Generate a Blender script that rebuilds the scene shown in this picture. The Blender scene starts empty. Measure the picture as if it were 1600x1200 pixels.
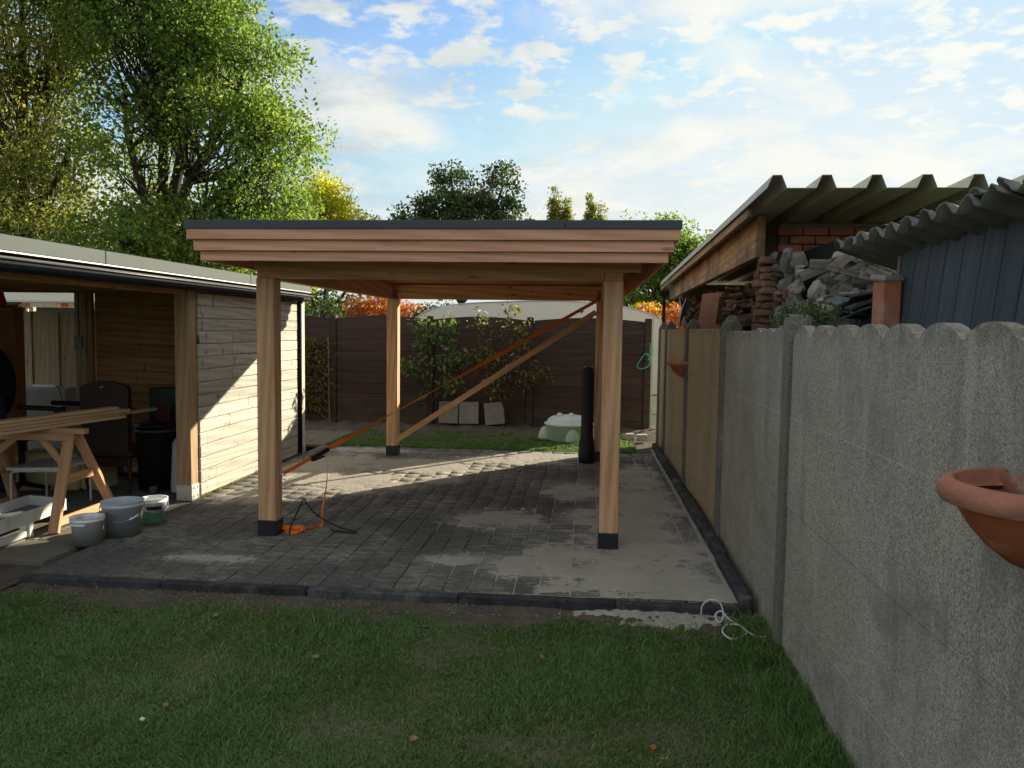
import bpy, bmesh, math, random
import numpy as np
from mathutils import Vector, Matrix
from math import sin, cos, pi, radians, sqrt
random.seed(7); rng = np.random.default_rng(7)
SC = bpy.context.scene
COL = SC.collection

# ------------------------------------------------------------------ camera
YAW, PITCH, ROLL, FPX, EYE = .0934, .0709, .0136, 1211.0, 1.7
fw = Vector((-sin(YAW)*cos(PITCH), cos(YAW)*cos(PITCH), -sin(PITCH)))
r0 = Vector((cos(YAW), sin(YAW), 0)); u0 = r0.cross(fw)
rt = r0*cos(ROLL)+u0*sin(ROLL); up = -r0*sin(ROLL)+u0*cos(ROLL)
cam = bpy.data.cameras.new('camera'); co = bpy.data.objects.new('camera', cam); COL.objects.link(co)
co.matrix_world = Matrix(((rt.x, up.x, -fw.x, 0), (rt.y, up.y, -fw.y, 0), (rt.z, up.z, -fw.z, EYE), (0, 0, 0, 1)))
cam.sensor_width = 36; cam.lens = 36*FPX/1600; cam.clip_start = .05; cam.clip_end = 2000
SC.camera = co

# ------------------------------------------------------------------ sky, sun, exposure
SUN_EL, SUN_AZ = radians(18.0), radians(40.5)      # azimuth from +Y towards +X
SKY, CLOUD, SUNP, EXPO = .084, .395, 4.2, 1.36
sd = Vector((sin(SUN_AZ)*cos(SUN_EL), cos(SUN_AZ)*cos(SUN_EL), sin(SUN_EL)))
sl = bpy.data.lights.new('sun', 'SUN'); sl.energy = SUNP; sl.angle = radians(.5); sl.color = (1, .89, .70)
so = bpy.data.objects.new('sun', sl); COL.objects.link(so); so.rotation_euler = sd.to_track_quat('Z', 'Y').to_euler()
so.location = (20, 25, 12)
SC.view_settings.view_transform = 'Standard'; SC.view_settings.look = 'None'
SC.view_settings.exposure = EXPO; SC.view_settings.gamma = 1
SC.render.engine = 'CYCLES'
SC.cycles.max_bounces = 6; SC.cycles.transparent_max_bounces = 6

def nodes(nt):
    """tiny node helper: n(type, inputs..., attrs)"""
    def n(t, ins=None, **at):
        x = nt.nodes.new(t)
        for k, v in at.items(): setattr(x, k, v)
        for k, v in (ins or {}).items():
            s = x.inputs[k]
            if isinstance(v, bpy.types.NodeSocket): nt.links.new(v, s)
            else: s.default_value = v
        return x
    return n

world = bpy.data.worlds.new('World'); SC.world = world; world.use_nodes = True
wt = world.node_tree; wt.nodes.clear(); n = nodes(wt)
def wmath(op, a, b=None, c=None, clamp=False):
    ins = {0: a}
    if b is not None: ins[1] = b
    if c is not None: ins[2] = c
    return n('ShaderNodeMath', ins, operation=op, use_clamp=clamp).outputs[0]
sky = n('ShaderNodeTexSky', sky_type='NISHITA', sun_disc=False, sun_elevation=SUN_EL, sun_rotation=SUN_AZ,
        altitude=0, air_density=1.0, dust_density=.35, ozone_density=3.2)
tc = n('ShaderNodeTexCoord'); sep = n('ShaderNodeSeparateXYZ', {0: tc.outputs['Generated']})
zz = wmath('MAXIMUM', sep.outputs[2], .0)
zp = wmath('ADD', zz, .13)
cx = wmath('DIVIDE', sep.outputs[0], zp); cy = wmath('DIVIDE', sep.outputs[1], zp)
pv = n('ShaderNodeCombineXYZ', {0: cx, 1: cy, 2: 0.0}).outputs[0]
def wnoise(scale, det, rough, dist=0.0, off=(0, 0, 0), vec=pv):
    m = n('ShaderNodeVectorMath', {0: vec, 1: off}, operation='ADD').outputs[0]
    return n('ShaderNodeTexNoise', {'Vector': m, 'Scale': scale, 'Detail': det, 'Roughness': rough, 'Distortion': dist}).outputs[0]
def wramp(v, a, b):
    return n('ShaderNodeMapRange', {0: v, 1: a, 2: b, 3: 0.0, 4: 1.0}, interpolation_type='SMOOTHSTEP').outputs[0]
big = wnoise(.62, 4, .5, .25, (2.1, 4.4, 0))
veil = wramp(wmath('ADD', wnoise(1.15, 7, .55, .5, (5.0, 1.0, 0)), wmath('MULTIPLY', big, .55)), .66, .88)
puff = wnoise(7.5, 6, .56, .15, (1.3, 8.0, 0))
puffs = wmath('MULTIPLY', wramp(puff, .44, .60), wramp(wnoise(1.5, 3, .5, 0, (9, 3, 0)), .34, .50))
low = n('ShaderNodeMapRange', {0: sep.outputs[2], 1: .42, 2: .02, 3: 0.0, 4: .95}, interpolation_type='SMOOTHSTEP').outputs[0]
lowc = wmath('MULTIPLY', low, wramp(wnoise(1.8, 6, .55, .3, (3, 3, 0), tc.outputs['Generated']), .28, .62))
cov = wmath('MAXIMUM', wmath('MAXIMUM', wmath('MULTIPLY', veil, .92), wmath('MULTIPLY', puffs, .88)), lowc, clamp=True)
# clouds are brighter towards the sun, as thin cloud is
dt = n('ShaderNodeVectorMath', {0: tc.outputs['Generated'], 1: tuple(sd)}, operation='DOT_PRODUCT').outputs['Value']
glow = n('ShaderNodeMapRange', {0: dt, 1: .55, 2: 1.0, 3: 0.0, 4: 1.0}, interpolation_type='SMOOTHSTEP').outputs[0]
shade = wramp(wnoise(3.2, 6, .6, .3, (7, 2, 0)), .34, .66)
cc = n('ShaderNodeMix', {'Factor': shade, 6: (.62, .68, .67, 1), 7: (.94, .925, .84, 1)}, data_type='RGBA').outputs[2]
cc2 = n('ShaderNodeMix', {'Factor': glow, 6: cc, 7: (1.0, .99, .90, 1)}, data_type='RGBA').outputs[2]
skyc = n('ShaderNodeMix', {'Factor': 1.0, 6: sky.outputs[0], 7: (SKY, SKY, SKY, 1)}, data_type='RGBA', blend_type='MULTIPLY').outputs[2]
skyc = n('ShaderNodeMix', {'Factor': 1.0, 6: skyc, 7: (.24, .32, .385, 1)}, data_type='RGBA', blend_type='DARKEN').outputs[2]
ccs = n('ShaderNodeMix', {'Factor': 1.0, 6: cc2, 7: (CLOUD, CLOUD, CLOUD, 1)}, data_type='RGBA', blend_type='MULTIPLY').outputs[2]
final = n('ShaderNodeMix', {'Factor': cov, 6: skyc, 7: ccs}, data_type='RGBA').outputs[2]
bg = n('ShaderNodeBackground', {'Color': final, 'Strength': 1.0})
wo = n('ShaderNodeOutputWorld', {0: bg.outputs[0]})

# ------------------------------------------------------------------ object helpers
WM = {}
def put(name, mesh, mat=None, parent=None, mw=None, kind=None):
    o = bpy.data.objects.new(name, mesh); COL.objects.link(o)
    mw = mw.copy() if mw is not None else Matrix.Identity(4)
    WM[o.name] = mw
    if parent is not None:
        o.parent = parent; o.matrix_parent_inverse = Matrix.Identity(4)
        o.matrix_local = WM[parent.name].inverted() @ mw
    else: o.matrix_world = mw
    if mat is not None and mesh is not None and not mesh.materials: mesh.materials.append(mat)
    if kind: o['kind'] = kind
    return o
def tag(o, label, cat, group=None):
    o['label'] = label; o['category'] = cat
    if group: o['group'] = group
    return o
def root(name, loc, label, cat, group=None, rz=0.0):
    return tag(put(name, None, None, None, Matrix.Translation(loc) @ Matrix.Rotation(rz, 4, 'Z')), label, cat, group)
def mesh(name, v, f, smooth=False):
    m = bpy.data.meshes.new(name); m.from_pydata([tuple(a) for a in v], [], [tuple(a) for a in f]); m.update()
    if smooth: m.polygons.foreach_set('use_smooth', [True]*len(m.polygons))
    return m
def npmesh(name, v, loops, sizes, smooth=False):
    m = bpy.data.meshes.new(name); v = np.asarray(v, np.float32)
    m.vertices.add(len(v)); m.vertices.foreach_set('co', v.ravel())
    loops = np.asarray(loops, np.int32).ravel(); sizes = np.asarray(sizes, np.int32)
    m.loops.add(len(loops)); m.loops.foreach_set('vertex_index', loops)
    m.polygons.add(len(sizes)); st = np.concatenate([[0], np.cumsum(sizes)[:-1]]).astype(np.int32)
    m.polygons.foreach_set('loop_start', st); m.polygons.foreach_set('loop_total', sizes)
    if smooth: m.polygons.foreach_set('use_smooth', np.ones(len(sizes), bool))
    m.update(calc_edges=True); m.validate(); return m
def frombm(name, bm, smooth=False):
    m = bpy.data.meshes.new(name); bm.to_mesh(m); bm.free()
    if smooth: m.polygons.foreach_set('use_smooth', [True]*len(m.polygons))
    return m
_bc = {}
def boxmesh(a, b, c, mat, bev=.004):
    """box a x b x c centred on the origin, small bevel, cached per material"""
    k = (round(a, 3), round(b, 3), round(c, 3), mat.name if mat else '', bev)
    if k in _bc: return _bc[k]
    bm = bmesh.new(); bmesh.ops.create_cube(bm, size=1)
    for v in bm.verts: v.co = Vector((v.co.x*a, v.co.y*b, v.co.z*c))
    if bev > 0:
        bmesh.ops.bevel(bm, geom=bm.edges[:], offset=min(bev, min(a, b, c)*.3), segments=1, affect='EDGES')
    m = frombm('box', bm)
    if mat: m.materials.append(mat)
    _bc[k] = m; return m
def box(name, c, s, mat, parent=None, rz=0.0, bev=.004, rx=0.0, ry=0.0):
    return put(name, boxmesh(s[0], s[1], s[2], mat, bev), None, parent,
               Matrix.Translation(c) @ Matrix.Rotation(rz, 4, 'Z') @ Matrix.Rotation(ry, 4, 'Y') @ Matrix.Rotation(rx, 4, 'X'))
def span(name, x, y, z, mat, parent=None, bev=.004):
    """axis aligned box from ranges; long side becomes local X so wood grain follows it"""
    d = [x[1]-x[0], y[1]-y[0], z[1]-z[0]]; c = [(x[0]+x[1])/2, (y[0]+y[1])/2, (z[0]+z[1])/2]
    i = d.index(max(d))
    if i == 0: return put(name, boxmesh(d[0], d[1], d[2], mat, bev), None, parent, Matrix.Translation(c))
    if i == 1: R = Matrix.Rotation(pi/2, 4, 'Z'); return put(name, boxmesh(d[1], d[0], d[2], mat, bev), None, parent, Matrix.Translation(c) @ R)
    R = Matrix.Rotation(-pi/2, 4, 'Y'); return put(name, boxmesh(d[2], d[1], d[0], mat, bev), None, parent, Matrix.Translation(c) @ R)
def beam(name, p0, p1, w, h, mat, parent=None, bev=.004, upv=(0, 0, 1)):
    """bar from p0 to p1; h measured towards upv, w sideways"""
    p0 = Vector(p0); p1 = Vector(p1); X = (p1-p0); L = X.length; X.normalize()
    Y = Vector(upv).cross(X)
    if Y.length < 1e-4: Y = Vector((0, 1, 0)).cross(X)
    Y.normalize(); Z = X.cross(Y)
    mw = Matrix((X, Y, Z)).transposed().to_4x4(); mw.translation = (p0+p1)/2
    return put(name, boxmesh(L, w, h, mat, bev), None, parent, mw)
def tubemesh(pts, rad, seg=8, cap=True):
    pts = [Vector(p) for p in pts]; V = []; F = []
    rads = rad if isinstance(rad, (list, tuple)) else [rad]*len(pts)
    prev = None
    for i, p in enumerate(pts):
        t = (pts[min(i+1, len(pts)-1)]-pts[max(i-1, 0)]).normalized()
        if prev is None:
            a = Vector((0, 0, 1)) if abs(t.z) < .9 else Vector((1, 0, 0)); u = a.cross(t).normalized()
        else: u = (prev-t*prev.dot(t)).normalized()
        prev = u; w = t.cross(u)
        for k in range(seg):
            an = 2*pi*k/seg; V.append(p+(u*cos(an)+w*sin(an))*rads[i])
    for i in range(len(pts)-1):
        for k in range(seg):
            a = i*seg+k; b = i*seg+(k+1) % seg; F.append((a, b, b+seg, a+seg))
    if cap: F.append(tuple(range(seg))[::-1]); F.append(tuple((len(pts)-1)*seg+k for k in range(seg)))
    return V, F
def tube(name, pts, rad, mat, parent=None, seg=8, smooth=True):
    V, F = tubemesh(pts, rad, seg); return put(name, mesh(name, V, F, smooth), mat, parent)
def lathe(name, prof, mat, parent=None, loc=(0, 0, 0), seg=28, a0=0.0, a1=2*pi, smooth=True, rz=0.0, close=None):
    full = abs(a1-a0-2*pi) < 1e-4; ns = seg if full else seg+1; V = []; F = []
    for r, z in prof:
        for k in range(ns):
            a = a0+(a1-a0)*k/seg; V.append((r*cos(a), r*sin(a), z))
    for i in range(len(prof)-1):
        for k in range(seg):
            k2 = (k+1) % ns; a = i*ns+k; b = i*ns+k2; F.append((a, b, b+ns, a+ns))
    m = mesh(name, V, F, smooth); return put(name, m, mat, parent, Matrix.Translation(loc) @ Matrix.Rotation(rz, 4, 'Z'))
def spline(ctrl, n_=10):
    """catmull-rom through control points"""
    P = [Vector(p) for p in ctrl]; P = [P[0]*2-P[1]]+P+[P[-1]*2-P[-2]]; out = []
    for i in range(1, len(P)-2):
        for k in range(n_):
            t = k/n_; a, b, c, d = P[i-1], P[i], P[i+1], P[i+2]
            out.append(.5*((2*b)+(c-a)*t+(2*a-5*b+4*c-d)*t*t+(3*b-a-3*c+d)*t*t*t))
    out.append(P[-2]); return out
def capped(name, xs, zlo, zhi, lo, hi, mat, parent=None):
    """slab standing in the YZ plane with an uneven top: xs are y values, zhi the top heights"""
    V = []; F = []; k = len(xs)
    for t in (lo, hi):
        for y, z in zip(xs, zhi): V += [(t, y, zlo), (t, y, z)]
    o = 2*k
    for i in range(k-1):
        a = 2*i; F += [(a, a+1, a+3, a+2), (o+a, o+a+2, o+a+3, o+a+1), (a+1, o+a+1, o+a+3, a+3), (a, a+2, o+a+2, o+a)]
    F += [(0, o, o+1, 1), (2*k-2, 2*k-1, o+2*k-1, o+2*k-2)]
    return put(name, mesh(name, V, F), mat, parent)
def polyprism(name, poly, axis, lo, hi, mat, parent=None, kind=None, smooth=False):
    """extrude a 2D outline; axis 'X': poly is (y,z), 'Y': (x,z), 'Z': (x,y)"""
    def P(a, b, t): return {'X': (t, a, b), 'Y': (a, t, b), 'Z': (a, b, t)}[axis]
    k = len(poly); bm = bmesh.new()
    v0 = [bm.verts.new(P(a, b, lo)) for a, b in poly]; v1 = [bm.verts.new(P(a, b, hi)) for a, b in poly]
    bm.faces.new(v0); bm.faces.new(v1[::-1])
    for i in range(k): bm.faces.new((v0[i], v1[i], v1[(i+1) % k], v0[(i+1) % k]))
    bmesh.ops.triangulate(bm, faces=[f for f in bm.faces if len(f.verts) > 4]); bmesh.ops.recalc_face_normals(bm, faces=bm.faces)
    o = put(name, frombm(name, bm, smooth), mat, parent)
    if kind: o['kind'] = kind
    return o

# ------------------------------------------------------------------ materials
def newmat(name, rough=.7, spec=.3):
    m = bpy.data.materials.new(name); m.use_nodes = True; nt = m.node_tree
    b = nt.nodes['Principled BSDF']; b.inputs['Roughness'].default_value = rough
    b.inputs['Specular IOR Level'].default_value = spec
    return m, nt, b, nodes(nt)
def coords(n, nt, mode, scale=(1, 1, 1), rnd=True):
    if mode == 'world': v = n('ShaderNodeNewGeometry').outputs['Position']
    else:
        v = n('ShaderNodeTexCoord').outputs['Object']
        if rnd:
            r = n('ShaderNodeObjectInfo').outputs['Random']
            r2 = n('ShaderNodeMath', {0: r, 1: 37.0}, operation='MULTIPLY').outputs[0]
            v = n('ShaderNodeVectorMath', {0: v, 1: n('ShaderNodeCombineXYZ', {0: r2, 1: r2, 2: r2}).outputs[0]}, operation='ADD').outputs[0]
    return n('ShaderNodeVectorMath', {0: v, 1: scale}, operation='MULTIPLY').outputs[0]
def nz(n, v, s, d=4, r=.5, dist=0.0):
    return n('ShaderNodeTexNoise', {'Vector': v, 'Scale': s, 'Detail': d, 'Roughness': r, 'Distortion': dist}).outputs[0]
def ramp(n, f, stops, interp='LINEAR'):
    x = n('ShaderNodeValToRGB', {0: f}); cr = x.color_ramp; cr.interpolation = interp
    while len(cr.elements) < len(stops): cr.elements.new(.5)
    for e, (p, c) in zip(cr.elements, stops):
        e.position = p; e.color = (*c, 1) if len(c) == 3 else (c[0],)*3+(1,)
    return x.outputs[0]
def mixc(n, f, a, b, mode='MIX'):
    return n('ShaderNodeMix', {'Factor': f, 6: a if not isinstance(a, tuple) else (*a, 1), 7: b if not isinstance(b, tuple) else (*b, 1)},
             data_type='RGBA', blend_type=mode).outputs[2]
def mr(n, v, a, b, c=0.0, d=1.0, sm=True):
    return n('ShaderNodeMapRange', {0: v, 1: a, 2: b, 3: c, 4: d}, interpolation_type='SMOOTHSTEP' if sm else 'LINEAR').outputs[0]
def mth(n, op, a, b): return n('ShaderNodeMath', {0: a, 1: b}, operation=op).outputs[0]
def bump(n, nt, b, h, st, dist=.01, prev=None):
    ins = {'Height': h, 'Strength': st, 'Distance': dist}
    if prev is not None: ins['Normal'] = prev
    x = n('ShaderNodeBump', ins).outputs[0]; nt.links.new(x, b.inputs['Normal']); return x
def setc(nt, b, c): nt.links.new(c, b.inputs['Base Color'])
def vary(n, c, amt=.18):
    r = n('ShaderNodeObjectInfo').outputs['Random']
    isl = n('ShaderNodeNewGeometry').outputs['Random Per Island']
    r = n('ShaderNodeMath', {0: mth(n, 'ADD', r, isl)}, operation='FRACT').outputs[0]
    v = n('ShaderNodeMapRange', {0: r, 1: 0.0, 2: 1.0, 3: 1-amt, 4: 1+amt}).outputs[0]
    return n('ShaderNodeVectorMath', {0: c, 'Scale': v}, operation='SCALE').outputs[0]

def wood(name, dark, light, rough=.6, grain=26, knots=.5, va=.12, bumpst=.25, crack=0.0, grey=None):
    m, nt, b, n = newmat(name, rough, .25)
    v = coords(n, nt, 'obj', (1, 1, 1))
    vs = n('ShaderNodeVectorMath', {0: v, 1: (.9, 12, 12)}, operation='MULTIPLY').outputs[0]
    g1 = nz(n, vs, 1.6, 6, .6, .6)
    vf = n('ShaderNodeVectorMath', {0: v, 1: (3.5, grain*4, grain*4)}, operation='MULTIPLY').outputs[0]
    g2 = nz(n, vf, 1.0, 3, .6)
    w = mth(n, 'MULTIPLY', .85, n('ShaderNodeTexWave', {'Vector': n('ShaderNodeVectorMath', {0: v, 1: (.30, 4.2, 4.2)}, operation='MULTIPLY').outputs[0],
        'Scale': 1.9, 'Distortion': 9, 'Detail': 3, 'Detail Scale': .6}, wave_type='BANDS', bands_direction='DIAGONAL').outputs[1])
    f = mth(n, 'ADD', mth(n, 'MULTIPLY', g1, .60), mth(n, 'ADD', mth(n, 'MULTIPLY', g2, .22), mth(n, 'MULTIPLY', w, .24)))
    c = ramp(n, f, [(.30, dark), (.64, light)])
    if grey: c = mixc(n, mr(n, nz(n, v, 2.2, 5, .6), .4, .62), c, grey)
    if knots:
        kv = n('ShaderNodeVectorMath', {0: v, 1: (2.4, 8, 8)}, operation='MULTIPLY').outputs[0]
        k = n('ShaderNodeTexVoronoi', {'Vector': kv, 'Scale': 1.0}).outputs['Distance']
        c = mixc(n, mth(n, 'MULTIPLY', mr(n, k, .16, .06), knots), c, tuple(x*.38 for x in dark))
    if crack:
        cv = n('ShaderNodeVectorMath', {0: v, 1: (17, 5, 3.5)}, operation='MULTIPLY').outputs[0]
        k = nz(n, cv, 1.0, 3, .7, .8); msk = mr(n, nz(n, v, 2.6, 2, .5), .42, .60)
        c = mixc(n, mth(n, 'MULTIPLY', mth(n, 'MULTIPLY', mr(n, k, .40, .33), msk), crack), c, tuple(x*.2 for x in dark))
    c = vary(n, c, va); setc(nt, b, c)
    bump(n, nt, b, mth(n, 'ADD', g2, mth(n, 'MULTIPLY', w, .5)), bumpst, .004)
    return m
def plain(name, col, rough=.5, spec=.4, metal=0.0, noise=.12, sc=8.0, va=0.0, bmp=0.0, dirt=None):
    m, nt, b, n = newmat(name, rough, spec); b.inputs['Metallic'].default_value = metal
    v = coords(n, nt, 'obj'); k = nz(n, v, sc, 5, .6)
    c = ramp(n, k, [(.25, tuple(x*(1-noise) for x in col)), (.75, tuple(min(1, x*(1+noise)) for x in col))])
    if dirt: c = mixc(n, mr(n, nz(n, v, sc*.6, 6, .65), .52, .72, 0, .7), c, dirt)
    if va: c = vary(n, c, va)
    setc(nt, b, c)
    if bmp: bump(n, nt, b, nz(n, v, sc*6, 4, .6), bmp, .01)
    return m

LARCH = wood('douglas_fir', (.46, .215, .10), (.68, .37, .19), .55, knots=.7, va=.10)
LARCHP = wood('douglas_fir_post', (.52, .26, .125), (.76, .45, .245), .55, knots=.2, va=.07)
FASCIA = wood('fascia_larch', (.58, .27, .155), (.78, .41, .26), .5, knots=.7, va=.10)
JOIST = wood('joist_wood', (.40, .20, .10), (.56, .30, .17), .6, knots=.3)
PINE = wood('pine_plank', (.56, .33, .17), (.74, .50, .29), .55, knots=.4, va=.1)
PINE2 = wood('sawhorse_pine', (.48, .25, .12), (.62, .36, .19), .6, knots=.4, va=.1)
GREYP = wood('weathered_plank', (.36, .345, .29), (.55, .52, .43), .85, knots=.7, va=.14, bumpst=.8, crack=1.0)
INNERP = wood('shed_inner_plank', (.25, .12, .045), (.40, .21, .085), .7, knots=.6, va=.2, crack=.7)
SHEDPOST = wood('shed_post', (.30, .19, .10), (.42, .28, .16), .7, knots=.4)
CORNERB = wood('pale_corner_board', (.50, .44, .33), (.62, .57, .45), .75, knots=.15)
FBOARD = wood('impregnated_fence_board', (.36, .25, .14), (.52, .38, .225), .75, knots=.6, va=.1)
OLDW = wood('old_grey_wood', (.12, .10, .078), (.27, .23, .18), .85, knots=.3, va=.25, bumpst=.7, crack=.6)
ORANGEW = wood('stained_wall_plate', (.34, .16, .06), (.56, .30, .12), .6, knots=.5, va=.1, grey=(.16, .10, .06))
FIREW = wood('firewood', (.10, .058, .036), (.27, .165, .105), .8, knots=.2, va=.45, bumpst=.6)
CABW = wood('cabinet_veneer', (.27, .10, .035), (.36, .15, .055), .45, knots=.0)
DARKW = wood('dark_chair_wood', (.03, .015, .009), (.06, .028, .016), .4, knots=0)
ROOFM = plain('anthracite_roof_trim', (.035, .043, .048), .4, .5, noise=.1)
BOOT = plain('black_post_boot', (.018, .019, .021), .38, .5, noise=.3, sc=20)
ALU = plain('aluminium_roof_trim', (.058, .074, .066), .65, .25, metal=.0, noise=.05)
GUTTER = plain('black_gutter', (.012, .014, .016), .8, .15)
GALV = plain('galvanised_shoe', (.50, .52, .50), .45, .5, metal=.5, noise=.2, sc=14)
BLACKM = plain('black_plastic', (.012, .012, .013), .5, .3)
BLACKF = plain('black_fabric', (.010, .010, .012), .9, .1, bmp=.3)
LEATHER = plain('dark_brown_leather', (.035, .016, .012), .5, .4, noise=.3)
ORANGE = plain('orange_webbing', (.95, .21, .03), .6, .3, noise=.08, sc=40)
STEEL = plain('steel', (.5, .5, .5), .3, .5, metal=1.0)
WHITEP = plain('white_plastic', (.86, .87, .85), .45, .5, noise=.06, dirt=(.38, .36, .32))
BLUEGREY = plain('bluegrey_plastic', (.54, .60, .64), .45, .5, noise=.07, dirt=(.42, .42, .40))
GREENP = plain('green_print', (.05, .20, .09), .5, .4)
WHITEMET = plain('white_frame', (.60, .60, .55), .5, .4, noise=.08, dirt=(.36, .32, .22), sc=5)
GREYIN = plain('grey_rubber_lining', (.16, .17, .18), .6, .3, noise=.2)
FOAM = plain('yellow_foam', (.52, .40, .20), .9, .1, noise=.12, bmp=.2)
GREYBOX = plain('grey_upholstery', (.36, .36, .31), .9, .1, noise=.06, bmp=.2, sc=20)
DKGREEN = plain('dark_green_paint', (.05, .075, .055), .6, .3)
BROWNC = plain('brown_cloth', (.065, .03, .02), .95, .1, bmp=.4)
DENIM = plain('dark_denim', (.016, .022, .036), .9, .1, bmp=.4, noise=.3)
CREAM = plain('cream_caravan_skin', (.82, .76, .63), .45, .4, noise=.03, sc=2)
CREAMR = plain('cream_caravan_trim', (.58, .55, .48), .5, .4)
REDP = plain('red_cone_plastic', (.75, .05, .02), .4, .4)
TERRA = plain('terracotta', (.34, .10, .045), .85, .12, noise=.3, sc=9, dirt=(.50, .30, .24), bmp=.15)
TERRARIM = plain('terracotta_rim', (.40, .17, .11), .9, .1, noise=.25, sc=14, dirt=(.55, .42, .38), bmp=.4)
BRICK = plain('orange_brick', (.42, .15, .085), .9, .15, noise=.28, sc=12, va=.18, bmp=.4, dirt=(.38, .30, .24))
BRICKD = plain('crumbling_brick', (.27, .14, .10), .95, .1, noise=.4, sc=9, va=.3, bmp=.8, dirt=(.30, .275, .25))
MORTAR = plain('grey_mortar_lump', (.28, .25, .215), .95, .1, noise=.3, sc=9, va=.35, bmp=.8, dirt=(.31, .30, .28))
SLATE = plain('slate', (.075, .078, .082), .6, .3, noise=.4, sc=14, va=.5, bmp=.4, dirt=(.25, .26, .26))
SANDBOX = plain('pale_green_plastic', (.50, .62, .50), .5, .4, noise=.04)
SANDLID = plain('pale_lid_plastic', (.62, .70, .68), .5, .4, noise=.04)
SLABG = plain('grey_concrete_slab', (.27, .26, .23), .9, .2, noise=.2, sc=9, bmp=.3, dirt=(.18, .17, .14))
KERB = plain('dark_kerb_concrete', (.055, .057, .060), .9, .12, noise=.45, sc=9, va=.35, bmp=.7, dirt=(.20, .185, .16))
ETERNIT = plain('mossy_fibre_cement', (.16, .155, .14), .95, .1, noise=.35, sc=7, bmp=.6, dirt=(.05, .05, .035))
SHEETU = plain('trapezoid_sheet', (.46, .43, .34), .55, .35, noise=.12, sc=3)
CLADD = wood('blue_grey_cladding', (.055, .068, .085), (.085, .10, .125), .6, knots=0, va=.12)
WIREM = plain('dark_wire', (.03, .035, .03), .6, .3)
GREENROPE = plain('turquoise_rope', (.05, .45, .32), .7, .2)
WHITECAB = plain('white_cable', (.62, .62, .60), .5, .4)

def concrete_wall(name, base, dark, lightf=.55, tan=None):
    m, nt, b, n = newmat(name, .92, .15)
    p = coords(n, nt, 'world')
    s1 = nz(n, p, 170, 3, .65)
    sp = n('ShaderNodeTexVoronoi', {'Vector': p, 'Scale': 185.0}, feature='F1'); pc = sp.outputs['Color']
    sr = n('ShaderNodeSeparateXYZ', {0: pc}).outputs[0]
    c = ramp(n, nz(n, p, 2.1, 5, .6), [(.3, tuple(x*.82 for x in base)), (.7, tuple(x*1.12 for x in base))])
    c = mixc(n, mr(n, sr, .70, .92, 0, lightf), c, tuple(min(1, x*1.75) for x in base))
    c = mixc(n, mr(n, sr, .26, .10, 0, .7), c, tuple(x*.30 for x in base))
    c = mixc(n, mr(n, nz(n, p, 75, 2, .5), .60, .68, 0, .45), c, tuple(x*.45 for x in base))
    c = mixc(n, mr(n, s1, .40, .62, 0, .32), c, tuple(x*.62 for x in base))
    sv = n('ShaderNodeVectorMath', {0: p, 1: (1, 3.2, .55)}, operation='MULTIPLY').outputs[0]
    st = nz(n, sv, 1.6, 6, .62, .3)
    c = mixc(n, mr(n, st, .54, .68, 0, .45), c, dark)
    c = mixc(n, mr(n, nz(n, p, 1.5, 6, .6, .6), .52, .70, 0, .6), c, dark)
    c = mixc(n, mr(n, nz(n, n('ShaderNodeVectorMath', {0: p, 1: (1, 1, .5)}, operation='MULTIPLY').outputs[0], 2.6, 6, .65, .8), .56, .68, 0, .40), c, (.46, .46, .45))
    c = mixc(n, mr(n, nz(n, sv, 2.3, 4, .6, .2), .60, .72, 0, .25), c, tuple(min(1, x*1.55) for x in base))
    if tan: c = mixc(n, mr(n, nz(n, sv, .9, 3, .5), .35, .6, .2, .9), c, tan)
    # dirt and algae near the ground and the top edge
    z = n('ShaderNodeSeparateXYZ', {0: p}).outputs[2]
    edge = mth(n, 'ADD', mr(n, z, .45, -.05, 0, .35), mr(n, z, 1.60, 1.75, 0, .5))
    c = mixc(n, mth(n, 'MULTIPLY', edge, mr(n, nz(n, p, 9, 4, .6), .35, .65)), c, (.07, .075, .05))
    c = mixc(n, mth(n, 'MULTIPLY', mr(n, z, 1.45, 1.74, 0, 1), mr(n, nz(n, p, 16, 5, .7), .56, .64, 0, .7)), c, (.30, .33, .25))
    setc(nt, b, c)
    h = mth(n, 'ADD', mth(n, 'MULTIPLY', sr, .6), s1)
    bump(n, nt, b, h, .55, .006)
    return m
CW_NEAR = concrete_wall('exposed_aggregate_concrete', (.45, .40, .33), (.21, .19, .185))
CW_FAR = concrete_wall('smooth_concrete_panel', (.45, .39, .30), (.30, .25, .19), .25, tan=(.50, .385, .25))
CW_MID = concrete_wall('weathered_concrete_panel', (.41, .37, .30), (.26, .24, .215), .35)
CW_POST = concrete_wall('mossy_concrete_post', (.24, .22, .18), (.12, .11, .08), .35)

def m_brownfence():
    m, nt, b, n = newmat('brown_concrete_fence', .8, .25)
    p = coords(n, nt, 'world'); sv = n('ShaderNodeVectorMath', {0: p, 1: (.6, 1, 9)}, operation='MULTIPLY').outputs[0]
    c = ramp(n, nz(n, sv, 3, 6, .65, .4), [(.3, (.042, .026, .022)), (.72, (.088, .058, .047))])
    c = mixc(n, mr(n, nz(n, p, 14, 4, .7), .62, .75, 0, .35), c, (.12, .09, .08))
    z = n('ShaderNodeSeparateXYZ', {0: p}).outputs[2]
    c = mixc(n, mth(n, 'MULTIPLY', mr(n, z, .5, .05), mr(n, nz(n, p, 6, 4, .6), .35, .6)), c, (.075, .065, .04))
    c = vary(n, c, .14); setc(nt, b, c); bump(n, nt, b, nz(n, sv, 12, 4, .6), .4, .01); return m
BFENCE = m_brownfence()

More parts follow.
